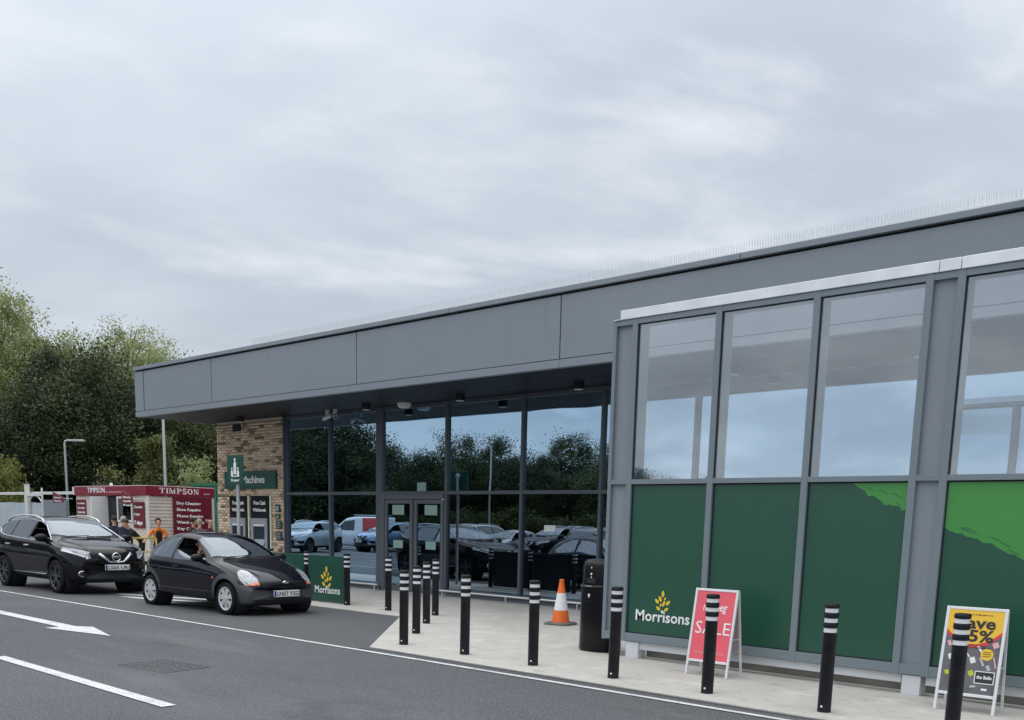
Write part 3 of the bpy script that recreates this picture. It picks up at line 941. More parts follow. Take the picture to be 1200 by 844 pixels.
BOL = [(-2.93, 8.45, 'black bollard with white bands in front of the yellow offer board'),
       (-4.07, 8.47, 'black bollard with white bands between the pink and the yellow board'),
       (-5.33, 8.50, 'black bollard with white bands in front of the pink sale board'),
       (-6.54, 8.54, 'black bollard with white bands just right of the litter bin'),
       (-7.74, 8.57, 'black bollard with white bands just left of the traffic cone'),
       (-8.92, 8.60, 'black bollard alone between the cone and the diagonal row of four'),
       (-10.13, 8.64, 'nearest bollard of the diagonal row of four, at the pavement corner'),
       (-11.06, 9.67, 'second nearest bollard of the diagonal row of four'),
       (-12.08, 10.78, 'third nearest bollard of the diagonal row of four'),
       (-13.06, 11.86, 'farthest bollard of the diagonal row of four'),
       (-14.24, 11.77, 'black bollard alone in front of the left edge of the sliding doors'),
       (-15.56, 11.84, 'black bollard at the right end of the green barrier panels'),
       (-16.94, 11.90, 'black bollard between the two green barrier panels'),
       (-18.30, 11.92, 'black bollard behind the small dark hatchback, left end of green panels'),
       (-21.0, 11.95, 'black bollard behind the gap between the two cars'),
       (-22.4, 11.97, 'black bollard behind the front of the dark sport utility car')]
rngp = random.Random(3)
for i, (x, y, lab) in enumerate(BOL):
    b = b0 if i == 0 else dup(b0)
    b.location = (x, y, .012 if y > 8.3 else .0)
    b.rotation_euler = (R(rngp.uniform(-.4, .4)), R(rngp.uniform(-.4, .4)), R(rngp.uniform(0, 30)))
    b['label'] = lab
# green barrier panels between bollards
for k, (xa, xb, lab) in enumerate(((-16.86, -15.64, 'green barrier panel with yellow grain logo right of the hatchback'), (-18.22, -17.02, 'green barrier panel mostly hidden behind the small hatchback'))):
    t = thing('barrier_panel', lab, 'barrier', ((xa + xb) / 2, 11.88, .012), 0, 'green panels between bollards')
    p_ = B('panel', 'sign_green', t, xa, xb, 11.865, 11.895, .03, .93, bevel=.004)
    B('back_sheet', 'black_plastic', t, xa + .004, xb - .004, 11.8955, 11.90, .034, .926)
    cx = (xa + xb) / 2
    text('lettering', 'Morrisons', .20, 'logo_white', p_, (cx - .40, 11.8645, .195), FRONT, width=.82, bold=.0025, height=.145)
    petals_logo(p_, cx, 11.8645, .335, .38)
    bm = bmesh.new(); lathe(bm, [(.026, 11.862), (.026, 11.8645)], 14, 'Y', (cx, 0, .318)); obj('logo_dot', bm, 'logo_white', p_)
    for x in (xa + .02, xb - .02):
        B('clip', 'black_plastic', t, x - .03, x + .03, 11.85, 11.91, .42, .52)
    world_built(t)

# ================================================================== litter bin
t = thing('litter_bin', 'tall black litter bin with hooded top beside the glazed screen', 'bin', (-8.16, 10.34, .012), R(-4))
def rr(w, d, r, n=6):
    pts = []
    for cx, cy, a0 in ((w - r, d - r, 0), (-w + r, d - r, 90), (-w + r, -d + r, 180), (w - r, -d + r, 270)):
        for k in range(n + 1):
            a = R(a0 + 90 * k / n); pts.append((cx + r * math.cos(a), cy + r * math.sin(a)))
    return pts
def loft(bm, secs):
    rings = []
    for (w, d, r, z, oy) in secs:
        rings.append([bm.verts.new((x, y + oy, z)) for x, y in rr(w, d, r)])
    n = len(rings[0])
    for a, b in zip(rings, rings[1:]):
        for k in range(n):
            bm.faces.new((a[k], a[(k + 1) % n], b[(k + 1) % n], b[k]))
    bm.faces.new(rings[0][::-1]); bm.faces.new(rings[-1])
bm = bmesh.new(); loft(bm, [(.255, .235, .205, 0, 0), (.265, .245, .205, .03, 0), (.262, .242, .205, .40, 0), (.262, .242, .205, .80, 0), (.262, .242, .205, .835, 0)])
obj('body', bm, 'bin_black', t, True, 35)
bm = bmesh.new(); loft(bm, [(.268, .25, .21, .838, 0), (.272, .254, .21, .850, 0), (.268, .25, .21, .862, 0)])
obj('lip', bm, 'black_plastic', t, True, 35)
bm = bmesh.new(); loft(bm, [(.262, .225, .195, .864, .015), (.262, .225, .195, 1.10, .015), (.255, .215, .19, 1.145, .015), (.225, .19, .165, 1.178, .015), (.15, .12, .10, 1.192, .015)])
hood = obj('hood', bm, 'bin_black', t, True, 35)
B('aperture', 'gap', t, -.075, .075, -.2155, -.209, .885, .955)
B('ashtray_plate', 'stainless', t, -.06, .06, -.262, -.252, .842, .856)
for z, s in ((1.085, .009), (1.005, .014), (.962, .009)):
    bm = bmesh.new(); lathe(bm, [(s, -.2145), (s, -.2105)], 12, 'Y', (0.0, 0, z)); obj('badge', bm, 'logo_white', t)
bm = bmesh.new(); lathe(bm, [(.018, -.2475), (.018, -.241)], 14, 'Y', (0, 0, .735)); obj('lock', bm, 'galvanised', t)
bm = bmesh.new(); box(bm, -.006, .006, -.2475, -.241, .700, .716); obj('lock', bm, 'galvanised', t)
bm = bmesh.new()
for z in (.66, .665):
    pass
box(bm, -.06, .06, -.2445, -.2405, .655, .660); obj('door_seam', bm, 'gap', t)

# ================================================================== traffic cone
t = thing('traffic_cone', 'orange traffic cone with one white sleeve on the pavement', 'cone', (-10.72, 12.52, .012), R(12))
bm = bmesh.new()
prof = lambda z: .148 - (.148 - .034) * (z - .045) / (.725 - .045)
loft(bm, [(.215, .215, .05, 0, 0), (.215, .215, .05, .028, 0), (.19, .19, .06, .045, 0)]); obj('base', bm, 'cone_base', t, True, 35)
bm = bmesh.new(); lathe(bm, [(prof(.045), .045), (prof(.24), .24)], 28); obj('lower_sleeve', bm, 'cone_orange', t, True, 40)
bm = bmesh.new(); lathe(bm, [(prof(.24) + .002, .2405), (prof(.52) + .002, .5195)], 28); obj('white_sleeve', bm, 'cone_white', t, True, 40)
bm = bmesh.new(); lathe(bm, [(prof(.52), .52), (prof(.70), .70), (.040, .703), (.040, .735), (.030, .745)], 28); obj('tip', bm, 'cone_orange', t, True, 40)

# ================================================================== pavement boards
def a_board(name, label, x, y, rz, w, h, poster):
    t = thing(name, label, 'sign board', (x, y, .012), rz, 'folding boards on the pavement')
    ang = math.atan2(.155, h)
    fr = bpy.data.objects.new('front_face', None)
    ca, sa = math.cos(ang), math.sin(ang)
    def tilt(o, back=False):
        o.matrix_local = Matrix.Translation((0, .15 if not back else .17, h)) @ Matrix.Rotation(ang if back else -ang, 4, 'X') @ Matrix.Translation((0, 0, -h / ca))
    L = h / ca; fw = .028; z0 = .15
    parts = []
    for a in ((-w / 2, -w / 2 + fw, 0, L), (w / 2 - fw, w / 2, 0, L)):
        parts.append(B('side_rail', 'aluminium', t, a[0], a[1], -.012, .012, a[2], a[3], bevel=.004))
    parts.append(B('top_rail', 'aluminium', t, -w / 2 + fw, w / 2 - fw, -.0115, .0115, L - fw, L - .001, bevel=.004))
    parts.append(B('bottom_rail', 'aluminium', t, -w / 2 + fw, w / 2 - fw, -.0115, .0115, z0, z0 + fw, bevel=.004))
    pm, fn = poster
    ps = B('poster', pm, t, -w / 2 + fw, w / 2 - fw, -.006, .004, z0 + fw, L - fw)
    parts.append(ps)
    fn(ps, w, z0 + fw, L - fw)
    for o in parts: tilt(o)
    back = []
    for a in ((-w / 2 + .004, -w / 2 + fw, 0, L - .01), (w / 2 - fw, w / 2 - .004, 0, L - .01)):
        back.append(B('back_rail', 'aluminium', t, a[0], a[1], -.012, .012, a[2], a[3], bevel=.004))
    back.append(B('back_panel', 'board_back', t, -w / 2 + fw, w / 2 - fw, -.005, .005, z0 + .1, L - fw))
    for o in back: tilt(o, True)
    for sx in (-1, 1):
        bm = bmesh.new(); tube(bm, [(sx * (w / 2 - .015), .075, .42), (sx * (w / 2 - .015), .245, .42)], .005, 6)
        obj('stay', bm, 'aluminium', t)
    return t
def poster_sale(ps, w, z0, z1):
    text('lettering', 'nutmeg', .13, 'logo_white', ps, (-.15, -.0075, z1 - .215), FRONT, width=.30, bold=.001, shear=.25)
    text('lettering', 'SALE', .20, 'logo_white', ps, (-.215, -.0075, z1 - .475), FRONT, width=.43, bold=-.001)
    bm = bmesh.new()
    for a in ((-.19, -.02), (.06, .20)):
        box(bm, a[0], a[1], -.0085, -.0062, z0 + .085, z0 + .090)
        box(bm, a[0] + .02, a[1] - .03, -.0085, -.0062, z0 + .070, z0 + .074)
    obj('small_print', bm, 'print_pinkpale', ps)
def poster_save(ps, w, z0, z1):
    hw = w / 2 - .028
    def arc(dy, mat, name, yy):
        bm = bmesh.new(); n = 20
        top = [(-hw + 2 * hw * k / n) for k in range(n + 1)]
        for a, b in zip(top, top[1:]):
            za = (z1 - .31) - dy + .13 * (a / hw) ** 2; zb = (z1 - .31) - dy + .13 * (b / hw) ** 2
            v = [bm.verts.new((q[0], yy, q[1])) for q in ((a, za), (b, zb), (b, z1), (a, z1))]
            bm.faces.new(v)
        obj(name, bm, mat, ps)
    arc(.035, 'poster_red', 'red_band', -.0068)
    arc(0, 'poster_yellow', 'yellow_field', -.0076)
    text('lettering', 'Save', .15, 'print_dark', ps, (-.155, -.0085, z1 - .165), FRONT, width=.33, bold=.004)
    text('lettering', '25%', .15, 'print_dark', ps, (-.14, -.0085, z1 - .285), FRONT, width=.31, bold=.004)
    bm = bmesh.new()
    for i, (a, b, zz) in enumerate(((-.17, .15, z1 - .045), (-.16, .10, z1 - .325), (-.13, .14, z1 - .345))):
        x = a
        while x < b:
            l = .012 + .02 * ((i * 7 + int(x * 300)) % 3) / 2
            box(bm, x, x + l, -.0092, -.0079, zz, zz + .008); x += l + .008
    obj('small_print', bm, 'print_dark', ps)
    rg = random.Random(12)
    items = [(-.17, .33, .05, .05, 20, 'white_band'), (-.11, .42, .02, .09, 30, 'print_steel'), (-.19, .18, .035, .04, 15, 'print_lime'), (-.06, .21, .02, .02, 10, 'white_band'),
             (.02, .31, .045, .055, 20, 'white_band'), (.08, .40, .018, .10, 35, 'white_band'), (.02, .19, .045, .05, 30, 'print_lime'), (.20, .46, .05, .05, 25, 'print_pinkpale'),
             (.10, .30, .02, .08, 25, 'print_steel'), (.16, .25, .03, .05, 30, 'print_steel'), (-.20, .45, .03, .05, 25, 'print_pinkpale'), (-.05, .43, .015, .07, -30, 'print_steel'),
             (.05, .07, .05, .02, 10, 'print_steel'), (.15, .05, .05, .02, 0, 'white_band'), (-.12, .09, .06, .025, 10, 'print_steel'), (.21, .30, .012, .10, 15, 'print_pinkpale'), (-.03, .36, .012, .06, 40, 'white_band')]
    for (x, z, a, b, an, mt) in items:
        bm = bmesh.new(); c, s = math.cos(R(an)), math.sin(R(an))
        poly = [(x + u * c - v * s, z0 + z + u * s + v * c) for u, v in ((-a / 2, -b / 2), (a / 2, -b / 2), (a / 2, b / 2), (-a / 2, b / 2))]
        prism(bm, poly, -.0078, -.0066); obj('picture', bm, mt, ps)
    bm = bmesh.new(); lathe(bm, [(.055, -.0088), (.055, -.0067)], 20, 'Y', (.135, 0, z0 + .37)); obj('offer_spot', bm, 'poster_yellow', ps)
    bm = bmesh.new()
    for k in range(3):
        box(bm, .10, .17, -.0096, -.009, z0 + .35 + k * .018, z0 + .356 + k * .018)
    obj('small_print', bm, 'print_dark', ps)
    bm = bmesh.new()
    X0, X1, Z0, Z1 = .055, .225, z0 + .10, z0 + .215
    for a in ((X0, X1, Z0, Z0 + .007), (X0, X1, Z1 - .007, Z1), (X0, X0 + .007, Z0 + .007, Z1 - .007), (X1 - .007, X1, Z0 + .007, Z1 - .007)):
        box(bm, a[0], a[1], -.0090, -.0080, a[2], a[3])
    obj('logo_border', bm, 'logo_white', ps)
    B('logo_field', 'print_dark', ps, X0 + .007, X1 - .007, -.0079, -.0070, Z0 + .007, Z1 - .007)
    text('lettering', 'the Belle', .045, 'logo_white', ps, (X0 + .020, -.0088, Z0 + .045), FRONT, width=.13, bold=.001)
a_board('sale_board', 'silver framed folding board with pink sale poster', -5.965, 9.47, R(2), .535, .96, ('poster_pink', poster_sale))
a_board('offer_board', 'silver framed folding board with yellow and grey offer poster', -3.20, 9.48, R(4), .535, .96, ('poster_grey', poster_save))

# ================================================================== sign on a pole by the cash machines
t = thing('pole_sign', 'green sign with white family symbol on a grey pole by the cash machines', 'sign', (-19.55, 11.95, .012))
bm = bmesh.new(); tube(bm, [(0, 0, 0), (0, 0, 2.9)], .038, 14); obj('pole', bm, 'lamp_steel', t, True, 40)
sp = B('sign_plate', 'sign_green', t, -.32, .32, -.062, -.042, 2.32, 2.94, bevel=.004)
bm = bmesh.new()
def capsule(x, zb, zt, r):
    n = 8; poly = [(x + r * math.cos(math.pi * k / n), zt - r + r * math.sin(math.pi * k / n)) for k in range(n + 1)]
    poly = [(x + r, zb)] + poly + [(x - r, zb)]
    prism(bm, poly, -.065, -.0625)
def disc(x, z, r):
    prism(bm, [(x + r * math.cos(2 * math.pi * k / 12), z + r * math.sin(2 * math.pi * k / 12)) for k in range(12)], -.065, -.0625)
capsule(0, 2.53, 2.80, .052); disc(0, 2.84, .036)
for x in (-.12, .12):
    capsule(x, 2.50, 2.62, .042); disc(x, 2.655, .026)
prism(bm, [(-.16, 2.48), (.16, 2.48), (.16, 2.50), (-.16, 2.50)], -.065, -.0625)
obj('symbol', bm, 'logo_white', sp)
text('lettering', 'Shopper', .075, 'logo_white', sp, (-.17, -.0625, 2.385), FRONT, width=.34, bold=.002)
for z in (2.42, 2.84):
    B('bracket', 'galvanised', t, -.05, .05, -.042, .045, z - .02, z + .02)

# ================================================================== cars
def pchip(pts):
    pts = sorted(pts); xs = np.array([p[0] for p in pts], float); ys = np.array([p[1] for p in pts], float)
    h = np.diff(xs); d = np.diff(ys) / h
    m = np.zeros(len(xs))
    m[0], m[-1] = d[0], d[-1]
    for i in range(1, len(xs) - 1):
        if d[i - 1] * d[i] > 0:
            w1, w2 = 2 * h[i] + h[i - 1], h[i] + 2 * h[i - 1]
            m[i] = (w1 + w2) / (w1 / d[i - 1] + w2 / d[i])
    def f(x):
        x = np.clip(x, xs[0], xs[-1]); k = np.clip(np.searchsorted(xs, x) - 1, 0, len(h) - 1)
        t = (x - xs[k]) / h[k]
        return ((1 + 2 * t) * (1 - t) ** 2 * ys[k] + t * (1 - t) ** 2 * h[k] * m[k] + t * t * (3 - 2 * t) * ys[k + 1] + t * t * (t - 1) * h[k] * m[k + 1])
    return f

def inpoly(x, z, poly):
    x = np.asarray(x); z = np.asarray(z); c = np.zeros(x.shape, bool); n = len(poly); j = n - 1
    for i in range(n):
        xi, zi = poly[i]; xj, zj = poly[j]
        if zi != zj:
            c ^= ((zi > z) != (zj > z)) & (x < (xj - xi) * (z - zi) / (zj - zi) + xi)
        j = i
    return c

SEG = [4, 4, 14, 13, 8, 12, 12, 7, 14]
class CarSurface:
    def __init__(s, sp):
        s.sp = sp
        zt, zb, hw, zs = (pchip(sp[k]) for k in ('top', 'bottom', 'half', 'shoulder'))
        xf, xr = sp['front'], sp['rear']
        n = int((xf - xr) / sp.get('step', .015))
        u = np.linspace(0, 1, n + 1)
        u = u - .06 * np.sin(2 * math.pi * u) / (2 * math.pi) * 1.2
        X = xf + (xr - xf) * u
        rows, crs = [], []
        for x in X:
            W, t_, b_ = float(hw(x)), float(zt(x)), float(zb(x))
            sh = min(float(zs(x)), t_ - .05); sh = max(sh, b_ + .12)
            h = sh - b_
            t = max(0., min(1., (t_ - sh) / (sp['zr'] - sp['zsref'])))
            wr = W * .93 * (1 - t) + min(sp['roofw'], W * .9) * t
            cr = .03 + sp.get('crown', .055) * t
            ze = t_ - cr
            lo = sp.get('tuck', .94)
            P = [(0, b_), (W * .78, b_), (W * lo, b_ + .10 * h), (W * .996, b_ + .52 * h), (W * .994, b_ + .80 * h), (W * .955, sh),
                 ((W * .945 + wr) / 2 + .012 * t, (sh + ze) / 2), (wr, ze), (wr * .80, t_ - .28 * cr), (0, t_)]
            P = np.array([(-P[1][0], P[1][1])] + P + [(-P[-2][0], P[-2][1])])
            row = []
            for i, m in enumerate(SEG):
                p0, p1, p2, p3 = P[i], P[i + 1], P[i + 2], P[i + 3]
                for k in range(m):
                    a = k / m
                    # Catmull-Rom with reduced tension so panels stay taut
                    tau = .42
                    m1, m2 = (p2 - p0) * tau, (p3 - p1) * tau
                    L = np.linalg.norm(p2 - p1)
                    for mm in (m1, m2):
                        q = np.linalg.norm(mm)
                        if q > L * 1.2: mm *= L * 1.2 / q
                    row.append((2 * a**3 - 3 * a**2 + 1) * p1 + (a**3 - 2 * a**2 + a) * m1 + (-2 * a**3 + 3 * a**2) * p2 + (a**3 - a**2) * m2)
            row.append(P[-2])
            rows.append(np.array(row))
        s.segs = np.concatenate([np.arange(m) / m + i for i, m in enumerate(SEG)] + [[len(SEG)]])
        G = np.zeros((len(X), len(rows[0]), 3))
        for i, x in enumerate(X):
            G[i, :, 0] = x; G[i, :, 1] = np.maximum(rows[i][:, 0], 0); G[i, :, 2] = rows[i][:, 1]
        # bow the nose and tail in plan
        y = G[:, :, 1]
        kf, kr = sp.get('bowf', .10), sp.get('bowr', .08)
        wf = np.clip((G[:, :, 0] - (xf - 1.1)) / 1.1, 0, 1); wr_ = np.clip(((xr + .9) - G[:, :, 0]) / .9, 0, 1)
        G[:, :, 0] -= kf * wf * (y / .8) ** 2.2; G[:, :, 0] += kr * wr_ * (y / .8) ** 2.2
        # close the ends
        def capring(r, k, dx):
            c = r.mean(axis=0); c[1] = 0
            q = c + (r - c) * k; q[:, 0] = r[:, 0] * k + c[0] * (1 - k) + dx; q[:, 1] = r[:, 1] * k
            return q
        front = [capring(G[0], k, dx) for k, dx in ((0.02, .012), (.45, .012), (.8, .009))]
        back = [capring(G[-1], k, dx) for k, dx in ((.8, -.008), (.45, -.011), (.02, -.011))]
        s.G = np.concatenate([np.array(front), G, np.array(back)])
        s.X = X
        s.rows = G
        # arches: pull nearby vertices onto the circle
        for (ax, az, ar) in sp['arches']:
            d = np.hypot(s.G[:, :, 0] - ax, s.G[:, :, 2] - az)
            m = (np.abs(d - ar) < .013) & (s.G[:, :, 1] > .45)
            k = np.where(m, ar / np.maximum(d, 1e-6), 1.0)
            s.G[:, :, 0] = ax + (s.G[:, :, 0] - ax) * k; s.G[:, :, 2] = az + (s.G[:, :, 2] - az) * k
        # normals
        du = np.gradient(s.G, axis=0); dv = np.gradient(s.G, axis=1)
        N = np.cross(du, dv); N /= np.maximum(np.linalg.norm(N, axis=2, keepdims=True), 1e-9)
        if N[len(N) // 2, -1, 2] < 0: N = -N
        N[:, 0, 1] = 0; N[:, -1, 1] = 0
        s.N = N
    def side(s, x, z):
        """outer y of the flank at (x, z)"""
        i = int(np.argmin(np.abs(s.rows[:, -1, 0] - x)))
        r = s.rows[i]; k0 = SEG[0] + SEG[1]
        zz, yy = r[k0:, 2], r[k0:, 1]
        # bowing moves x with y; good enough away from the corners
        return float(np.interp(z, zz, yy))
    def top(s, x, y):
        i = int(np.argmin(np.abs(s.rows[:, -1, 0] - x)))
        r = s.rows[i]; k0 = sum(SEG[:7])
        yy = r[k0:, 1][::-1]; zz = r[k0:, 2][::-1]
        return float(np.interp(y, yy, zz))
    def front_x(s, y, z):
        """foremost x of the surface at (y, z)"""
        P = s.G.reshape(-1, 3); d = (P[:, 1] - abs(y)) ** 2 + (P[:, 2] - z) ** 2
        m = P[:, 0] > s.sp['front'] - 1.0
        d = np.where(m, d, 9); j = np.argsort(d)[:6]
        return float(P[j, 0].max())
    def build(s, classify, parent, mats, names):
        nu, nv = s.G.shape[:2]
        idx = np.arange(nu * nv).reshape(nu, nv)
        q = np.stack([idx[:-1, :-1], idx[1:, :-1], idx[1:, 1:], idx[:-1, 1:]], -1).reshape(-1, 4)
        P = s.G.reshape(-1, 3); N = s.N.reshape(-1, 3)
        c = P[q].mean(axis=1); n = N[q].mean(axis=1)
        seg = ((s.segs[:-1] + s.segs[1:]) / 2)[None, :].repeat(nu - 1, 0).reshape(-1)
        cls = classify(c[:, 0], c[:, 1], c[:, 2], n, seg)
        out = {}
        for name in sorted(set(cls)):
            if name == '': continue
            sel = q[cls == name]
            if name[0] == '*':       # one object each side
                groups = [(1,), (-1,)]
            else:
                groups = [(1, -1)]
            for g in groups:
                V, F, NN = [], [], []
                off = 0
                used, inv = np.unique(sel, return_inverse=True); inv = inv.reshape(sel.shape)
                for sg_ in g:
                    vv = P[used] * [1, sg_, 1]; nn_ = N[used] * [1, sg_, 1]
                    V.append(vv); NN.append(nn_)
                    F.append((inv if sg_ < 0 else inv[:, ::-1]) + off); off += len(vv)
                V, F, NN = np.concatenate(V), np.concatenate(F), np.concatenate(NN)
                # face orientation follows the normals
                a = np.cross(V[F[:, 1]] - V[F[:, 0]], V[F[:, 2]] - V[F[:, 0]])
                flip = (a * NN[F].mean(axis=1)).sum(axis=1) < 0
                F[flip] = F[flip][:, ::-1]
                key = name.lstrip('*')
                me = bpy.data.meshes.new(names.get(key, key))
                me.from_pydata(V.tolist(), [], F.tolist())
                me.polygons.foreach_set('use_smooth', np.ones(len(me.polygons), bool))
                me.update()
                if len(me.vertices) == len(NN):
                    me.normals_split_custom_set_from_vertices(NN.tolist())
                o = new_obj(names.get(key, key), me, mats[key], parent)
                out.setdefault(key, []).append(o)
        return out

def wheel(parent, x, y, r, w, style, side):
    """side -1: outer face towards -y"""
    wz = r
    bm = bmesh.new(); s = side
    lathe(bm, [(r * .70, -w / 2 + .012), (r * .74, -w / 2), (r * .93, -w / 2 + .004), (r * .985, -w / 2 + .03), (r, -w / 2 + .055), (r, w / 2 - .055), (r * .985, w / 2 - .03), (r * .93, w / 2 - .004), (r * .74, w / 2), (r * .70, w / 2 - .012)], 40, 'Y', cap=False)
    ty = obj('wheel', bm, 'tyre', parent, True, 60); ty.location = (x, y - side * 0, wz)
    o_ = s * (w / 2)
    bm = bmesh.new()
    # disc behind the spokes
    lathe(bm, [(.001, o_ - s * .055), (r * .70, o_ - s * .055), (r * .705, o_ - s * .02)], 32, 'Y', cap=False)
    obj('rim_disc', bm, 'gap' if style != 'trim' else 'alloy_dark', ty)
    bm = bmesh.new()
    if style == 'trim':
        lathe(bm, [(r * .60, o_ - s * .012), (r * .715, o_ - s * .002), (r * .73, o_ - s * .012)], 36, 'Y', cap=False)
        lathe(bm, [(.001, o_ + s * .004), (r * .17, o_ + s * .002), (r * .20, o_ - s * .01)], 20, 'Y', cap=False)
        k_n, wa, wb = 7, .15, .30
    else:
        lathe(bm, [(r * .67, o_ - s * .02), (r * .71, o_ - s * .002), (r * .73, o_ - s * .012)], 36, 'Y', cap=False)
        lathe(bm, [(.001, o_ - s * .012), (r * .13, o_ - s * .014), (r * .16, o_ - s * .03)], 20, 'Y', cap=False)
        k_n, wa, wb = 5, .11, .085
    for k in range(k_n):
        a = 2 * math.pi * k / k_n + .3
        for da in ((0,) if style == 'trim' else (-.20, .20)):
            d0, d1 = a + da * .55, a + da
            ct, st = math.cos(d1), math.sin(d1); c0, s0 = math.cos(d0), math.sin(d0)
            r0, r1 = r * .12, r * .69
            ya, yb = (o_ + s * .0, o_ - s * .012) if style == 'trim' else (o_ - s * .014, o_ - s * .006)
            v = []
            for (rr_, ww, cc, ss, yy) in ((r0, wa * r * .5, c0, s0, ya), (r1, wb * r * (.62 if style == 'trim' else .5), ct, st, yb)):
                v.append(bm.verts.new((rr_ * cc - ww * ss, yy, rr_ * ss + ww * cc))); v.append(bm.verts.new((rr_ * cc + ww * ss, yy, rr_ * ss - ww * cc)))
            vb = [bm.verts.new((q.co.x, q.co.y - s * .03, q.co.z)) for q in v]
            bm.faces.new((v[0], v[1], v[3], v[2]))
            bm.faces.new((v[0], v[2], vb[2], vb[0])); bm.faces.new((v[1], vb[1], vb[3], v[3]))
    obj('wheel_trim' if style == 'trim' else 'alloy_spokes', bm, 'hubcap' if style == 'trim' else 'alloy_edge', ty, True, 40)
    return ty

def number_plate(parent, x, z, body, yellow=False, rx=0.0, front=True, y=0.0, w=.52):
    t = B('number_plate', 'plate_yellow' if yellow else 'plate_white', parent, -.006, .006, -w / 2, w / 2, -.055, .055, bevel=.003)
    B('plate_badge', 'plate_blue', t, .0062, .0072, -w / 2 + .006, -w / 2 + .045, -.050, .050)
    text('lettering', body, .10, 'print_dark', t, (.0064, -w / 2 + .055, -.036), RIGHTF, width=w - .075, bold=.0018, depth=.0008, height=.076 if 'J' not in body else .090)
    t.location = (x, y, z)
    t.rotation_euler = (0, -rx, 0 if front else math.pi)
    return t

def ribbon(name, mat, parent, pts, r):
    bm = bmesh.new(); tube(bm, pts, r, 6)
    return obj(name, bm, mat, parent, True)

def mirror_housing(parent, x, y, z, mat, sc_=1.0, side=-1):
    bm = bmesh.new()
    bmesh.ops.create_uvsphere(bm, u_segments=16, v_segments=10, radius=1)
    for v in bm.verts:
        c = v.co
        v.co = Vector((c.x * .075 * sc_ + (.02 if c.x > 0 else 0), c.y * .115 * sc_, c.z * .072 * sc_))
        if v.co.x < -.03 * sc_: v.co.x = -.03 * sc_
    m = obj('door_mirror', bm, mat, parent, True, 50); m.location = (x, y + side * .13 * sc_, z)
    B('mirror_glass', 'chrome', m, -.0325 * sc_, -.031 * sc_, -.09 * sc_, .09 * sc_, -.052 * sc_, .052 * sc_)
    bm = bmesh.new(); tube(bm, [(0.0, -side * .06 * sc_, -.045 * sc_), (.02, -side * .16 * sc_, -.10 * sc_)], [.03 * sc_, .035 * sc_], 8)
    obj('mirror_arm', bm, 'trim_black', m, True)
    return m

def liners(parent, arches, hwid, depth=.30):
    for (ax, az, ar) in arches:
        for s in (-1, 1):
            bm = bmesh.new()
            lathe(bm, [(ar + .004, s * (hwid - .03)), (ar + .004, s * (hwid - depth)), (.001, s * (hwid - depth))], 32, 'Y', (ax, 0, az), cap=False)
            obj('wheel_arch_liner', bm, 'gap', parent)

def cabin(parent, xs, zf, zseat, hw, x_dash, rhd=True):
    B('cabin_floor', 'gap', parent, xs[1] - .7, x_dash + .1, -hw, hw, zf - .05, zf)
    B('dashboard', 'trim_black', parent, x_dash - .18, x_dash + .22, -hw + .02, hw - .02, zf + .2, zf + .62, bevel=.05)
    for x in xs:
        for y in (-.34, .34):
            bm = bmesh.new()
            box(bm, x - .25, x + .25, y - .23, y + .23, zf + .05, zseat, bevel=.05)
            st = obj('seat', bm, 'seat_cloth', parent, True, 50)
            bm = bmesh.new(); prism(bm, [(x - .24, zseat - .05), (x - .12, zseat - .05), (x - .25, zseat + .55), (x - .36, zseat + .55)], y - .22, y + .22)
            obj('seat_back', bm, 'seat_cloth', st)
            bm = bmesh.new(); box(bm, x - .38, x - .28, y - .12, y + .12, zseat + .57, zseat + .74, bevel=.03)
            obj('head_rest', bm, 'seat_cloth', st, True, 50)
    bm = bmesh.new()
    c = Vector((x_dash - .30, -.34, zf + .60))
    pts = [c + Vector((math.sin(a) * .07, math.cos(a) * .18, math.sin(a) * .165)) for a in [2 * math.pi * k / 20 for k in range(21)]]
    tube(bm, pts, .014, 6, caps=False); obj('steering_wheel', bm, 'trim_black', parent, True)

# ------------------------------------------------------------------ small three-door hatchback
KA_ARCH = [(1.224, .285, .325), (-1.224, .285, .325)]
ka_spec = dict(step=.012, front=1.86, rear=-1.69, zr=1.368, zsref=.93, roofw=.545, crown=.075, bowf=.17, bowr=.15, arches=KA_ARCH, tuck=.955,
    top=[(1.86, .49), (1.84, .545), (1.79, .595), (1.70, .655), (1.55, .730), (1.30, .812), (1.05, .872), (.86, .912), (.78, .945), (.55, 1.085), (.30, 1.215), (.12, 1.285), (-.10, 1.332), (-.38, 1.356), (-.70, 1.345), (-1.02, 1.285), (-1.30, 1.175), (-1.50, 1.020), (-1.61, .860), (-1.67, .70), (-1.69, .56)],
    bottom=[(1.86, .28), (1.80, .20), (1.60, .165), (1.0, .205), (-1.0, .215), (-1.45, .24), (-1.62, .28), (-1.69, .35)],
    half=[(1.86, .62), (1.80, .685), (1.65, .750), (1.40, .795), (1.10, .810), (.6, .812), (0, .812), (-.6, .812), (-1.1, .808), (-1.4, .775), (-1.6, .70), (-1.69, .60)],
    shoulder=[(1.86, .44), (1.6, .60), (1.35, .695), (1.1, .770), (.85, .825), (.4, .862), (-.3, .880), (-.9, .888), (-1.3, .870), (-1.69, .70)])
KA_DOOR = [(.60, .888), (.52, .955), (.12, 1.180), (-.01, 1.222), (-.40, 1.248), (-.405, .888), (.2, .872)]
KA_REAR = [(-.475, .892), (-.50, 1.248), (-.74, 1.236), (-.98, 1.150), (-1.13, 1.03), (-1.17, .96), (-1.08, .908)]
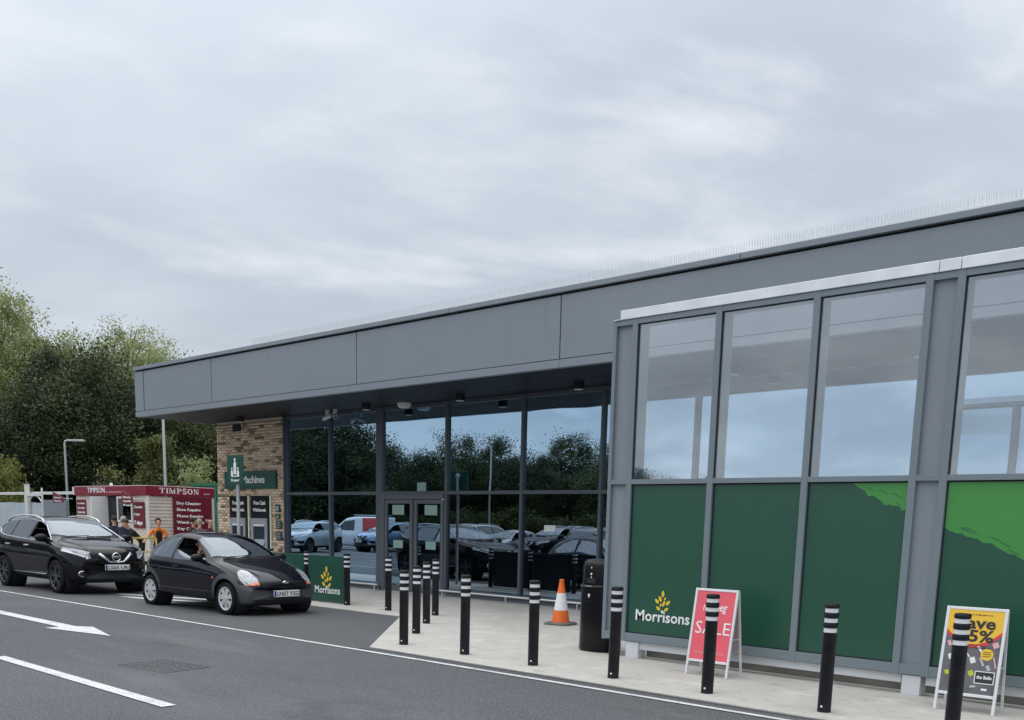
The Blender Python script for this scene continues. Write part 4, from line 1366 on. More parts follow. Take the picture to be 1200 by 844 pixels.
def ka_classify(x, y, z, n, seg):
    c = np.full(x.shape, 'body', dtype=object)
    ax = np.minimum(np.hypot(x - 1.224, z - .285), np.hypot(x + 1.224, z - .285))
    # plastic bumpers and arch surrounds
    lineF = .520 + .05 * np.clip((1.5 - x) / .3, 0, 1)
    bump = ((x > 1.0) & (z < lineF) & (seg < 6)) | ((x < -1.0) & (z < .56 + .24 * np.clip((-x - 1.25) / .35, 0, 1)) & (seg < 6))
    bump |= ((np.hypot(x - 1.224, z - .285) < .405) & (y > .5)) | ((np.hypot(x + 1.224, z - .285) < .41) & (y > .5))
    bump &= ~((np.abs(x) < .86))
    c[bump & (x > 0)] = 'front_bumper'
    c[bump & (x < 0)] = 'rear_bumper'
    c[(z < .30) & (np.abs(x) < 1.0) & (seg > 1.2)] = '*sill'
    c[seg < 1.6] = 'underbody'
    # glass
    ws = (seg > 7.05) & (x < .80 - .10 * (y / .6) ** 2) & (x > .12 - .06 * (y / .6) ** 2)
    c[(seg > 7.0) & (x < .86 - .10 * (y / .6) ** 2) & (x > .80 - .10 * (y / .6) ** 2)] = 'trim'
    c[ws] = 'windscreen'
    rw = (seg > 7.1) & (x < -1.12 + .06 * (y / .6) ** 2) & (x > -1.50 + .06 * (y / .6) ** 2)
    c[rw] = 'rear_window'
    side = (seg > 4.6) & (seg < 7.2) & (y > .35)
    c[side & inpoly(x, z, [(.63, .876), (.535, .970), (.125, 1.197), (-.01, 1.238), (-.40, 1.262), (-.74, 1.252), (-.995, 1.163), (-1.15, 1.04), (-1.20, .955), (-1.085, .895), (-.4, .876), (.2, .860)])] = 'trim'
    dw = side & inpoly(x, z, KA_DOOR)
    c[dw] = '*door_window'
    c[side & inpoly(x, z, KA_REAR)] = '*quarter_window'
    # grille slot, headlamps, indicators
    c[(np.abs(y) < .46) & (x > 1.55) & (z > .528 - .01 * (y / .46) ** 2) & (z < .588 - .02 * (y / .46) ** 2) & (seg > 4)] = 'grille'
    hl = ((x - 1.60) / .24) ** 2 + ((y - .575) / .135) ** 2 + ((z - .615 - (1.60 - x) * .45) / .105) ** 2 < 1
    hl &= (z > .515)
    c[hl] = '*headlamp'
    ind = hl & (z < .575 - .30 * (y - .48))
    c[ind] = '*indicator'
    tl = (x < -1.42) & (y > .50) & (z > .66) & (z < .90) & (seg > 3)
    c[tl] = '*tail_lamp'
    for (a, b, r) in KA_ARCH:
        c[(np.hypot(x - a, z - b) < r) & (y > .45)] = ''
    c[(seg < 2.2) & (np.minimum(np.abs(x - 1.224), np.abs(x + 1.224)) < .30) & (y > .45)] = ''
    return c
def half_open(surface, parent):
    """driver window wound part way down: keep only the lower glass"""
def make_ka(name, label, group=None, paint='paint_navy', plate='LN07 YSG', open_window=True, detail=True):
    t = thing(name, label, 'car', group=group)
    s = CarSurface(ka_spec)
    def cl(x, y, z, n, seg):
        c = ka_classify(x, y, z, n, seg)
        return c
    parts = s.build(cl, t, dict(body=paint, front_bumper='bumper_grey', rear_bumper='bumper_grey', sill=paint, underbody='gap', windscreen='car_glass', rear_window='car_glass_dark', trim='trim_black',
        door_window='car_glass', quarter_window='car_glass', grille='trim_black', headlamp='lamp_lens', indicator='indicator', tail_lamp='tail_red'), dict(trim='window_surround'))
    if open_window:
        o = [q for q in parts['door_window'] if sum(v.co.y for v in q.data.vertices) < 0][0]
        me = o.data; bm = bmesh.new(); bm.from_mesh(me)
        kill = [f for f in bm.faces if f.calc_center_median().z > .925 + .22 * max(0, (.15 - f.calc_center_median().x))]
        bmesh.ops.delete(bm, geom=kill, context='FACES'); bm.to_mesh(me); bm.free()
    liners(t, KA_ARCH, .80)
    for i, (x, side) in enumerate(((1.224, -1), (-1.224, -1), (1.224, 1), (-1.224, 1))):
        wheel(t, x, side * .705, .277, .165, 'trim', side)
    number_plate(t, max(s.front_x(yy, zz) for yy in (0, .1, .2) for zz in (.32, .35, .38, .41, .44)) + .008, .375, plate)
    number_plate(t, -1.702, .66, plate, yellow=True, front=False)
    # oval badge
    bm = bmesh.new(); lathe(bm, [(.001, .008), (.032, .007), (.036, 0)], 20, 'X', cap=False)
    b = obj('badge', bm, 'chrome', t, True); b.scale = (1, 1.7, .75); b.location = (s.front_x(0, .56) + .006, 0, .560)
    for sd in (-1, 1):
        mirror_housing(t, .50, sd * (s.side(.50, .89) - .02), .925, 'trim_black', .95, sd)
        # door handle
        y = s.side(-.27, .74)
        bm = bmesh.new(); box(bm, -.08, .08, -.014, .014, -.022, .022, bevel=.01)
        h = obj('door_handle', bm, 'trim_black', t, True, 50); h.location = (-.27, sd * (y + .006), .745)
        # door shut line
        line = [(-.43, .870), (-.445, .74), (-.45, .50), (-.42, .33), (-.33, .285), (.62, .285), (.76, .37), (.80, .57), (.76, .74), (.66, .85)]
        ribbon('door_seam', 'seam', t, [(x, sd * (s.side(x, z) + .0005), z) for x, z in line], .0045)
        # side repeater
        y = s.side(.90, .61)
        bm = bmesh.new(); lathe(bm, [(.022, 0), (.020, .012), (.010, .018)], 12, 'Y'); r_ = obj('side_repeater', bm, 'indicator', t, True); r_.location = (.90, sd * (y - .004), .61)
        if sd > 0: r_.rotation_euler = (0, 0, 0)
        else: r_.rotation_euler = (0, 0, math.pi)
    bl_ = [(x, 0.0, 0) for x in (1.5,)]
    # bonnet shut lines and wipers
    for sd in (-1, 1):
        ribbon('bonnet_seam', 'seam', t, [(x, sd * yy, s.top(x, yy) + .001) for x, yy in ((1.68, .40), (1.40, .49), (1.15, .545), (.92, .585))], .004)
    for y0, y1 in ((-.52, .02), (-.05, .46)):
        ribbon('wiper', 'trim_black', t, [(.83 - .06 * abs(y0), y0, s.top(.83 - .06 * abs(y0), abs(y0)) + .02), (.77, y1, s.top(.77, abs(y1)) + .02)], .008)
    ribbon('aerial', 'trim_black', t, [(.22, .0, s.top(.22, 0)), (.02, .0, s.top(.22, 0) + .24)], .004)
    cabin(t, (-.20, -.90), .28, .50, .66, .52)
    return t, s

# ------------------------------------------------------------------ sport utility car
QQ_ARCH = [(1.323, .345, .405), (-1.323, .345, .405)]
qq_spec = dict(front=2.19, rear=-2.10, zr=1.555, zsref=1.03, roofw=.575, crown=.06, bowf=.22, bowr=.14, arches=QQ_ARCH, tuck=.93,
    top=[(2.19, .66), (2.17, .78), (2.12, .875), (2.03, .935), (1.80, 1.000), (1.45, 1.060), (1.12, 1.105), (.98, 1.145), (.70, 1.290), (.38, 1.430), (.15, 1.500), (-.20, 1.545), (-.65, 1.552), (-1.20, 1.520), (-1.60, 1.455), (-1.80, 1.400), (-1.93, 1.20), (-2.03, 1.03), (-2.08, .88), (-2.10, .72)],
    bottom=[(2.19, .33), (2.12, .27), (1.9, .235), (1.2, .24), (-1.2, .25), (-1.8, .30), (-2.05, .40), (-2.10, .46)],
    half=[(2.19, .66), (2.12, .745), (1.95, .83), (1.65, .885), (1.30, .900), (.8, .893), (0, .893), (-.8, .895), (-1.3, .903), (-1.7, .885), (-1.95, .80), (-2.10, .68)],
    shoulder=[(2.19, .58), (2.0, .80), (1.7, .90), (1.3, .96), (.9, 1.01), (.3, 1.035), (-.5, 1.060), (-1.2, 1.090), (-1.6, 1.12), (-2.1, 1.02)])
QQ_GLASS = [(.99, 1.075), (.90, 1.13), (.40, 1.375), (.12, 1.440), (-.30, 1.475), (-.80, 1.475), (-1.25, 1.440), (-1.55, 1.370), (-1.68, 1.285), (-1.52, 1.19), (-1.25, 1.130), (-.5, 1.085), (.3, 1.055)]
def qq_classify(x, y, z, n, seg):
    c = np.full(x.shape, 'body', dtype=object)
    dF, dR = np.hypot(x - 1.323, z - .345), np.hypot(x + 1.323, z - .345)
    c[(z < .40) & (seg > 1.2)] = 'cladding'
    c[((dF < .455) | (dR < .455)) & (y > .5)] = 'cladding'
    c[seg < 1.6] = 'underbody'
    ws = (seg > 7.05) & (x < .98 - .12 * (y / .6) ** 2) & (x > .24 - .05 * (y / .6) ** 2)
    c[(seg > 6.6) & (x < 1.06 - .12 * (y / .6) ** 2) & (x > .98 - .12 * (y / .6) ** 2)] = 'trim'
    c[ws] = 'windscreen'
    c[(seg > 7.1) & (x < -1.80) & (x > -1.98) & (z > 1.1)] = 'rear_window'
    side = (seg > 4.6) & (seg < 7.2) & (y > .35)
    gl = side & inpoly(x, z, QQ_GLASS)
    c[gl] = 'trim'
    c[gl & (x > .0) & (x < .86)] = '*front_window'
    c[gl & (x < -.09) & (x > -.92)] = '*rear_door_window'
    c[gl & (x < -.99)] = '*quarter_window'
    f = x > 1.55
    # upper grille
    c[f & (np.abs(y) < .60) & (z > .665 + .10 * np.clip((y - .2) / .4, 0, 1)) & (z < .835 - .01 * (y / .5)) & (seg > 2.2)] = 'grille'
    # lower intake
    c[f & (np.abs(y) < .56) & (z > .335) & (z < .60) & (seg > 1.6)] = 'intake'
    c[f & (np.abs(y) < .56) & (z < .335) & (seg > 1.6)] = 'cladding'
    # headlamps sweep back into the wing
    hl = f & (y > .50) & (z > .715 + .16 * np.clip((y - .5) / .36, 0, 1)) & (z < .865 + .10 * np.clip((y - .5) / .36, 0, 1)) & (seg > 2.5)
    c[hl] = '*headlamp'
    c[hl & (z < .715 + .16 * np.clip((y - .5) / .36, 0, 1) + .028)] = '*day_lamp'
    c[f & (y > .60) & (y < .86) & (z > .46) & (z < .60) & (x > 1.78)] = '*lamp_recess'
    tl = (x < -1.72) & (y > .55) & (z > .84) & (z < 1.05) & (seg > 3)
    c[tl] = '*tail_lamp'
    for (a, b, r) in QQ_ARCH:
        c[(np.hypot(x - a, z - b) < r) & (y > .45)] = ''
    c[(seg < 2.2) & (np.minimum(np.abs(x - 1.323), np.abs(x + 1.323)) < .38) & (y > .45)] = ''
    return c
def make_qq(name, label, group=None, paint='paint_black', plate='LS65 URJ'):
    t = thing(name, label, 'car', group=group)
    s = CarSurface(qq_spec)
    parts = s.build(qq_classify, t, dict(body=paint, cladding='trim_black', underbody='gap', windscreen='car_glass', rear_window='car_glass_dark', trim='trim_black', front_window='car_glass',
        rear_door_window='car_glass_dark', quarter_window='car_glass_dark', grille='trim_black', intake='trim_black', headlamp='lamp_lens', day_lamp='logo_white', lamp_recess='trim_black', tail_lamp='tail_red'),
        dict(trim='window_surround', intake='lower_grille'))
    o = [q for q in parts['front_window'] if sum(v.co.y for v in q.data.vertices) < 0][0]
    bm = bmesh.new(); bm.from_mesh(o.data)
    bmesh.ops.delete(bm, geom=[f for f in bm.faces if f.calc_center_median().z > 1.12], context='FACES'); bm.to_mesh(o.data); bm.free()
    liners(t, QQ_ARCH, .88, .34)
    for (x, side) in ((1.323, -1), (-1.323, -1), (1.323, 1), (-1.323, 1)):
        wheel(t, x, side * .785, .345, .215, 'alloy', side)
    fx = s.front_x(0, .60)
    number_plate(t, max(s.front_x(yy, zz) for yy in (0, .1, .2) for zz in (.46, .50, .53, .56, .6, .64)) + .034, .560, plate)
    number_plate(t, -2.115, .90, plate, yellow=True, front=False)
    # chrome V and round badge
    fz = lambda y, z: s.front_x(y, z) + .012
    for sd in (-1, 1):
        ribbon('grille_chrome', 'chrome_satin', t, [(fz(.34, .83), sd * .34, .832), (fz(.22, .73), sd * .225, .735), (fz(.15, .675), sd * .15, .672), (fz(0, .66), 0, .660)], [.034, .028, .020, .015])
    bm = bmesh.new(); c = Vector((fz(0, .76) + .01, 0, .765))
    tube(bm, [c + Vector((0, .082 * math.cos(a), .082 * math.sin(a))) for a in [2 * math.pi * k / 24 for k in range(25)]], .013, 8, caps=False)
    bd = obj('badge', bm, 'chrome', t, True)
    B('badge_bar', 'chrome', bd, c.x - .006, c.x + .012, -.100, .100, c.z - .019, c.z + .019, bevel=.004)
    for sd in (-1, 1):
        c = Vector((s.front_x(.66, .42) - .012, sd * .64, .425))
        bm = bmesh.new(); tube(bm, [c + Vector((-.10 * abs(math.cos(a)) * 0, .085 * math.cos(a), .055 * math.sin(a))) for a in [2 * math.pi * k / 24 for k in range(25)]], .011, 8, caps=False)
        fo = obj('fog_lamp', bm, 'chrome', t, True)
        fo.rotation_euler = (0, 0, 0)
        bm = bmesh.new(); lathe(bm, [(.001, .0), (.06, -.004)], 18, 'X', c, cap=False); obj('fog_lens', bm, 'lamp_dark', fo, True)
        # chrome outline of the side glass
        ring = QQ_GLASS + [QQ_GLASS[0]]
        pts = []
        for (x0, z0), (x1, z1) in zip(ring, ring[1:]):
            for k in range(4):
                x, z = x0 + (x1 - x0) * k / 4, z0 + (z1 - z0) * k / 4
                pts.append((x, sd * (s.side(x, z) + .003), z))
        ribbon('window_chrome', 'chrome_satin', t, pts, .010)
        # roof rail
        rp = [(x, sd * .60, s.top(x, .53) + dz) for x, dz in ((.30, -.02), (.15, .035), (-.2, .055), (-.7, .055), (-1.2, .05), (-1.50, .03), (-1.62, -.02))]
        ribbon('roof_rail', 'chrome_satin', t, rp, .020)
        mirror_housing(t, .80, sd * (s.side(.80, 1.08) - .03), 1.115, 'trim_black', 1.12, sd)
        for x in (-.02, -.98):
            y = s.side(x, .93)
            bm = bmesh.new(); box(bm, -.10, .10, -.014, .014, -.016, .016, bevel=.008)
            h = obj('door_handle', bm, 'chrome_satin', t, True, 50); h.location = (x - .02, sd * (y + .010), .945)
        for line in ([(-.04, 1.05), (-.05, .80), (-.05, .45)], [(.98, 1.03), (1.0, .85), (.93, .60), (.90, .45)], [(-.96, 1.08), (-1.02, .85), (-.93, .60), (-.84, .45)]):
            ribbon('door_seam', 'seam', t, [(x, sd * (s.side(x, z) + .0005), z) for x, z in line], .0045)
        ribbon('bonnet_seam', 'seam', t, [(x, sd * yy, s.top(x, yy) + .001) for x, yy in ((2.0, .50), (1.7, .58), (1.35, .63), (1.12, .655))], .004)
        ribbon('sill_strip', 'chrome_satin', t, [(x, sd * (s.side(x, .37) + .004), .37) for x in (.80, .3, -.3, -.80)], .007)
    for y0, y1 in ((-.58, .02), (-.05, .50)):
        ribbon('wiper', 'trim_black', t, [(1.02 - .06 * abs(y0), y0, s.top(1.02 - .06 * abs(y0), abs(y0)) + .02), (.96, y1, s.top(.96, abs(y1)) + .02)], .008)
    cabin(t, (-.15, -1.0), .42, .72, .72, .72)
    return t, s

# ------------------------------------------------------------------ panel van (seen reflected in the shop front)
VAN_ARCH = [(1.35, .33, .40), (-1.35, .33, .40)]
van_spec = dict(front=2.15, rear=-2.2, zr=1.85, zsref=1.05, roofw=.78, crown=.05, bowf=.16, bowr=.02, arches=VAN_ARCH, tuck=.95,
    top=[(2.15, .62), (2.12, .80), (2.0, .92), (1.6, 1.04), (1.35, 1.12), (.95, 1.45), (.65, 1.70), (.40, 1.80), (0, 1.84), (-1.5, 1.85), (-2.15, 1.83), (-2.2, 1.75)],
    bottom=[(2.15, .35), (2.0, .26), (1.2, .25), (-1.5, .27), (-2.2, .38)],
    half=[(2.15, .70), (2.0, .82), (1.6, .89), (1.2, .91), (-1.8, .91), (-2.15, .88), (-2.2, .84)],
    shoulder=[(2.15, .55), (1.8, .85), (1.3, 1.0), (.8, 1.05), (-2.2, 1.05)])
def van_classify(x, y, z, n, seg):
    c = np.full(x.shape, 'body', dtype=object)
    c[(z < .45) & (seg > 1.2) & (x > 1.6)] = 'bumper'
    c[seg < 1.6] = 'underbody'
    c[(seg > 7.05) & (x < 1.33) & (x > .62)] = 'windscreen'
    side = (seg > 4.6) & (seg < 7.2)
    c[side & inpoly(x, z, [(1.15, 1.1), (.62, 1.62), (.1, 1.66), (.1, 1.1)])] = '*door_window'
    c[(y > .6) & (x < -.35) & (x > -1.15) & (z > .45) & (seg < 7.0)] = '*red_panel'
    c[(x > 1.7) & (y > .5) & (z > .70) & (z < .93)] = '*headlamp'
    for (a, b, r) in VAN_ARCH:
        c[(np.hypot(x - a, z - b) < r) & (y > .45)] = ''
    return c
def make_van(name, label):
    t = thing(name, label, 'van')
    s = CarSurface(van_spec)
    s.build(van_classify, t, dict(body='paint_white', bumper='trim_black', underbody='gap', windscreen='car_glass_dark', door_window='car_glass_dark', red_panel='paint_red', headlamp='lamp_lens'), {})
    liners(t, VAN_ARCH, .88)
    for (x, side) in ((1.35, -1), (-1.35, -1), (1.35, 1), (-1.35, 1)):
        wheel(t, x, side * .79, .33, .20, 'trim', side)
    for y in (-.6, .6):
        ribbon('roof_bar', 'lamp_steel', t, [(.2, y, 1.92), (-2.0, y, 1.92)], .02)
    return t

ka, ka_s = make_ka('small_hatchback', 'small dark navy three door hatchback with grey bumpers at the kerb', 'cars waiting at the kerb')
ka.location = (-16.31, 9.655, .004); ka.rotation_euler = (0, 0, R(2.0))
qq, qq_s = make_qq('sport_utility_car', 'black sport utility car with silver roof rails behind the hatchback', 'cars waiting at the kerb')
qq.location = (-22.25, 9.375, .004); qq.rotation_euler = (0, 0, R(1.0))

# cars parked across the car park, seen in the shop windows
def repaint(root, paint):
    for ch in root.children:
        if ch.name.split('.')[0] in ('body', 'sill') and ch.material_slots:
            ch.material_slots[0].link = 'OBJECT'; ch.material_slots[0].material = MATS[paint]
PARK = [(-24.7, -4.6, 90, ka, 'paint_blue', 'pale blue small hatchback parked nose to the shop, seen in the glass'),
        (-27.6, -4.7, -90, qq, 'paint_grey', 'grey sport utility car parked across the way, seen in the glass'),
        (-30.5, -4.8, 90, qq, 'paint_navy', 'navy sport utility car parked across the way, seen in the glass'),
        (-33.4, -4.6, 90, ka, 'paint_silver', 'silver small hatchback parked across the way, seen in the glass'),
        (-36.3, -4.7, 90, qq, 'paint_white', 'white sport utility car parked across the way, seen in the glass'),
        (-39.2, -4.8, -90, ka, 'paint_black', 'black small hatchback parked across the way, seen in the glass'),
        (-42.1, -4.6, 90, qq, 'paint_blue', 'blue sport utility car parked across the way, seen in the glass'),
        (-42.6, .4, 68, qq, 'paint_silver', 'silver sport utility car parked by the van, seen in the glass')]
for (x, y, a, src, paint, lab) in PARK:
    c = dup(src); c.location = (x, y, 0); c.rotation_euler = (0, 0, R(a)); c['label'] = lab; c['group'] = 'cars parked across the car park'
    repaint(c, paint)
van = make_van('panel_van', 'white panel van with a red side panel, seen in the shop glass')
van.location = (-45.2, -4.6, 0); van.rotation_euler = (0, 0, R(128))

# ================================================================== kiosk
KX, KY = -32.10, 16.20
ks = thing('service_kiosk', 'maroon and cream shoe repair and dry cleaning kiosk behind the cars', 'kiosk', (KX - 2.7, KY + 1.2, 0))
kw, kd = 5.5, 2.45
B('core', 'kiosk_board', ks, KX - kw + .03, KX - .03, KY + .85, KY + kd - .02, .10, 2.28)
B('roof', 'kiosk_white', ks, KX - kw - .02, KX + .02, KY - .02, KY + kd + .02, 2.585, 2.62)
B('floor', 'trim_black', ks, KX - kw, KX, KY, KY + kd, 0.0, .10)
f1 = B('front_fascia', 'maroon_bright', ks, KX - kw, KX + .035, KY - .05, KY + .0, 2.285, 2.60, bevel=.004)
f2 = B('side_fascia', 'maroon_bright', ks, KX, KX + .05, KY + .001, KY + kd, 2.285, 2.60, bevel=.004)
B('end_cap', 'kiosk_white', ks, KX - kw - .16, KX - kw - .002, KY - .05, KY + .06, 2.32, 2.60)
text('lettering', 'TIMPSON', .24, 'logo_white', f1, (-36.48, KY - .0525, 2.385), FRONT, width=1.38, bold=.003, height=.185)
text('lettering', 'dry cleaning and repairs', .06, 'logo_white', f1, (-35.02, KY - .0525, 2.385), FRONT, width=1.35, height=.05)
def slab_word(parent, x, y0, z0, width, h):
    # slab-serif capitals, one mesh per letter
    adv = dict(T=1.0, I=.55, M=1.25, P=.92, S=.85, O=1.02, N=1.08)
    word = 'TIMPSON'; k = width / sum(adv[c] for c in word)
    y = y0
    for c in word:
        w = adv[c] * k * .86; st_ = .045; th = .016
        bm = bmesh.new()
        def bar(a0, a1, b0, b1): box(bm, x, x + .003, y + a0, y + a1, z0 + b0, z0 + b1)
        def diag(a0, a1, t=.03):
            prism(bm, [(y + a0, z0 + h), (y + a0 + t, z0 + h), (y + a1 + t, z0), (y + a1, z0)], x, x + .003, 'YZ')
        if c == 'T':
            bar(w / 2 - st_ / 2, w / 2 + st_ / 2, 0, h); bar(0, w, h - .024, h); bar(0, .016, h - .055, h - .024); bar(w - .016, w, h - .055, h - .024); bar(w / 2 - .05, w / 2 + .05, 0, th)
        elif c == 'I':
            bar(w / 2 - st_ / 2, w / 2 + st_ / 2, 0, h); bar(w / 2 - .05, w / 2 + .05, 0, th); bar(w / 2 - .05, w / 2 + .05, h - th, h)
        elif c == 'M':
            bar(.022, .040, 0, h); bar(w - .062, w - .022, 0, h); diag(.022, w / 2 - .02, .042); prism(bm, [(y + w - .05, z0 + h), (y + w - .03, z0 + h), (y + w / 2 + .012, z0), (y + w / 2 - .01, z0)], x, x + .003, 'YZ')
            bar(0, .062, 0, th); bar(w - .085, w, 0, th); bar(0, .05, h - th, h); bar(w - .045, w, h - th, h)
        elif c == 'N':
            bar(.024, .042, 0, h); bar(w - .042, w - .024, 0, h); diag(.022, w - .068, .044); bar(0, .066, 0, th); bar(0, .05, h - th, h); bar(w - .066, w, h - th, h)
        elif c == 'P':
            bar(.024, .066, 0, h); bar(0, .09, 0, th); bar(0, .03, h - th, h)
            bar(.066, w - .05, h - .020, h); bar(.066, w - .05, h * .44, h * .44 + .020); bar(w - .056, w - .012, h * .44 + .016, h - .016)
        elif c == 'O':
            n = 20
            for i in range(n):
                t0, t1 = 2 * math.pi * i / n, 2 * math.pi * (i + 1) / n
                P_ = lambda t, f, g: (y + w / 2 + (w / 2 - f) * math.cos(t), z0 + h / 2 + (h / 2 - g) * math.sin(t))
                prism(bm, [P_(t0, 0, 0), P_(t1, 0, 0), P_(t1, .048, .020), P_(t0, .048, .020)], x, x + .003, 'YZ')
        elif c == 'S':
            pts = [(.90, .74), (.74, .92), (.45, .96), (.16, .84), (.16, .64), (.50, .50), (.84, .36), (.84, .16), (.55, .04), (.26, .08), (.08, .26)]
            for (u0, v0), (u1, v1) in zip(pts, pts[1:]):
                dx_, dz_ = (u1 - u0) * w, (v1 - v0) * h; L = math.hypot(dx_, dz_); nx, nz = -dz_ / L * .017, dx_ / L * .017
                prism(bm, [(y + u0 * w + nx, z0 + v0 * h + nz), (y + u1 * w + nx, z0 + v1 * h + nz), (y + u1 * w - nx, z0 + v1 * h - nz), (y + u0 * w - nx, z0 + v0 * h - nz)], x, x + .003, 'YZ')
        obj('letter', bm, 'logo_white', parent)
        y += adv[c] * k
slab_word(f2, KX + .0505, KY + .42, 2.365, 1.48, .185)
text('lettering', 'Est 1865', .05, 'logo_white', f2, (KX + .0525, KY + 2.05, 2.375), RIGHTF, width=.22, height=.045)
# side wall: boards and price list
for k in range(19):
    z = .12 + k * .113
    bm = bmesh.new(); prism(bm, [(KX - .03, z), (KX + .016, z), (KX - .004, z + .108), (KX - .03, z + .108)], KY + .06, KY + kd - .06, 'XZ')
    bm.free()
    bm = bmesh.new()
    v = []
    for yy in (KY + .06, KY + kd - .06):
        v.append([bm.verts.new((xx, yy, zz)) for xx, zz in ((KX - .03, z), (KX + .014, z), (KX - .004, z + .110), (KX - .03, z + .110))])
    for i in range(4):
        j2 = (i + 1) % 4; bm.faces.new((v[0][i], v[0][j2], v[1][j2], v[1][i]))
    bm.faces.new(v[0]); bm.faces.new(v[1][::-1])
    obj('weatherboard', bm, 'kiosk_board', ks)
for y in (KY, KY + kd - .06):
    B('corner_post', 'kiosk_white', ks, KX - .06, KX + .025, y, y + .06, .10, 2.28)
mn = B('price_list', 'maroon', ks, KX + .026, KX + .045, KY + .89, KY + 2.34, .75, 2.275, bevel=.003)
for k, s_ in enumerate(('Dry Cleaning', 'Shoe Repairs', 'Phone Repairs', 'Watch Repairs', 'Key Cutting')):
    text('lettering', s_, .16, 'logo_white', mn, (KX + .0455, KY + 1.02, 2.02 - k * .213), RIGHTF, width=(.90, .90, .98, 1.02, .86)[k], bold=.006, height=.125)
# front: boards, menus, door, window
B('front_wall', 'kiosk_board', ks, KX - kw + .03, -36.42, KY, KY + .05, .10, 2.28)
B('front_wall', 'kiosk_board', ks, -33.18, KX - .065, KY, KY + .05, .10, 2.28)
B('front_wall', 'kiosk_board', ks, -34.28, -33.18, KY + .002, KY + .05, .10, 1.36)
m1 = B('menu_board', 'maroon', ks, -37.50, -36.74, KY - .02, KY - .001, 1.60, 2.14)
for k, s_ in enumerate(('Dry Cleaning', 'Shoe Repairs', 'Photo Cards')):
    text('lettering', s_, .11, 'logo_white', m1, (-37.42, KY - .0215, 1.98 - k * .165), FRONT, width=.58, bold=.004, height=.085)
def framed(name, x0, x1, z0, z1, gm, y=KY, fr=.07):
    d = B(name, 'kiosk_white', ks, x0, x0 + fr, y - .015, y + .04, z0, z1)
    B('frame', 'kiosk_white', d, x1 - fr, x1, y - .015, y + .04, z0, z1)
    B('frame', 'kiosk_white', d, x0 + fr, x1 - fr, y - .015, y + .04, z1 - fr, z1)
    B('frame', 'kiosk_white', d, x0 + fr, x1 - fr, y - .015, y + .04, z0, z0 + fr)
    B('pane', gm, d, x0 + fr, x1 - fr, y + .010, y + .016, z0 + fr, z1 - fr)
    return d
framed('door', -36.40, -35.15, .12, 2.26, 'kiosk_glass')
B('door_mullion', 'kiosk_white', ks, -35.83, -35.79, KY - .014, KY + .03, .19, 2.19)
dd = thing('x', 'x', 'x'); bpy.data.objects.remove(dd)
B('open_door', 'kiosk_white', ks, -35.12, -35.07, KY - .55, KY + .03, .12, 2.24)
B('interior_shade_panel', 'gap', ks, -36.3, -33.3, KY + .80, KY + .849, .12, 2.25)  # near-black panel added behind the glazing, stands for shade inside the kiosk
B('doorway', 'gap', ks, -35.06, -34.31, KY + .05, KY + .845, .10, 2.26)
framed('window', -34.30, -33.19, 1.38, 2.25, 'kiosk_glass')
B('interior_stock', 'cardboard', ks, -34.2, -33.3, KY + .60, KY + .84, 1.2, 2.0)
hb = B('hanging_board', 'maroon', ks, -33.04, -32.27, KY - .045, KY - .02, 1.20, 2.06)
text('lettering', 'Cleaning', .15, 'logo_white', hb, (-32.98, KY - .0465, 1.86), FRONT, width=.62, bold=.006, height=.12)
text('lettering', '1 hour', .12, 'logo_white', hb, (-32.98, KY - .0465, 1.62), FRONT, width=.40, bold=.005, height=.09)
text('lettering', '7 days', .2, 'logo_white', hb, (-32.98, KY - .0465, 1.32), FRONT, width=.58, bold=.008, height=.17)
def pennant(x0, x1, zt, zb, lines):
    bm = bmesh.new(); prism(bm, [(x0, zb), (x1, zb + .03), (x1, zt - .20), (x0, zt)], KY - .33, KY - .305)
    p_ = obj('pennant_sign', bm, 'maroon', ks)
    for k, s_ in enumerate(lines):
        text('lettering', s_, .09, 'logo_white', p_, (x0 + .10, KY - .3315, zt - .24 - .125 * k), FRONT, width=(x1 - x0) * .72, bold=.003, height=.07)
    bm = bmesh.new(); tube(bm, [(x1, KY - .318, zt - .25), (x1 + .05, KY + .0, zt - .25)], .015, 6); obj('bracket', bm, 'kiosk_white', p_)
pennant(-38.85, -37.95, 2.42, 2.00, ['Dry', 'Cleaning'])
pennant(-33.25, -32.48, 2.42, 1.98, ['Photo', 'Cards', 'Keys'])
bm = bmesh.new(); lathe(bm, [(.06, 2.62), (.05, 2.70), (.01, 2.72)], 12, origin=(-34.9, KY + .1, 0)); obj('roof_lamp', bm, 'kiosk_white', ks, True)
world_built(ks)

# green container behind
t = thing('storage_container', 'green steel storage container behind the kiosk by the brick wall', 'container', (-37.0, 22.4, .0))
B('body', 'container_green', t, -1.2, 1.6, -1.2, 1.2, .15, 2.85)
for k in range(14):
    x = -1.16 + k * .2
    B('rib', 'container_green', t, x, x + .1, -1.225, -1.2, .25, 2.7)
B('roof_edge', 'container_green', t, -1.24, 1.64, -1.24, 1.24, 2.85, 2.95)
for k in range(12):
    y = -1.12 + k * .2
    B('rib', 'container_green', t, 1.6, 1.625, y, y + .1, .25, 2.7)
B('base_frame', 'plinth', t, -1.2, 1.6, -1.2, 1.2, 0, .148)
# grey utility cabinet between
t = thing('utility_cabinet', 'pale grey metal cabinet squeezed between kiosk and brick wall', 'cabinet', (-32.0, 19.6, 0))
B('body', 'fence_sheet', t, -.5, .5, -.6, .9, 0, 2.15, bevel=.01)
B('door_panel', 'fence_sheet', t, .5, .512, -.5, .1, .1, 2.05)
B('door_panel', 'fence_sheet', t, .5, .512, .12, .8, .1, 2.05)

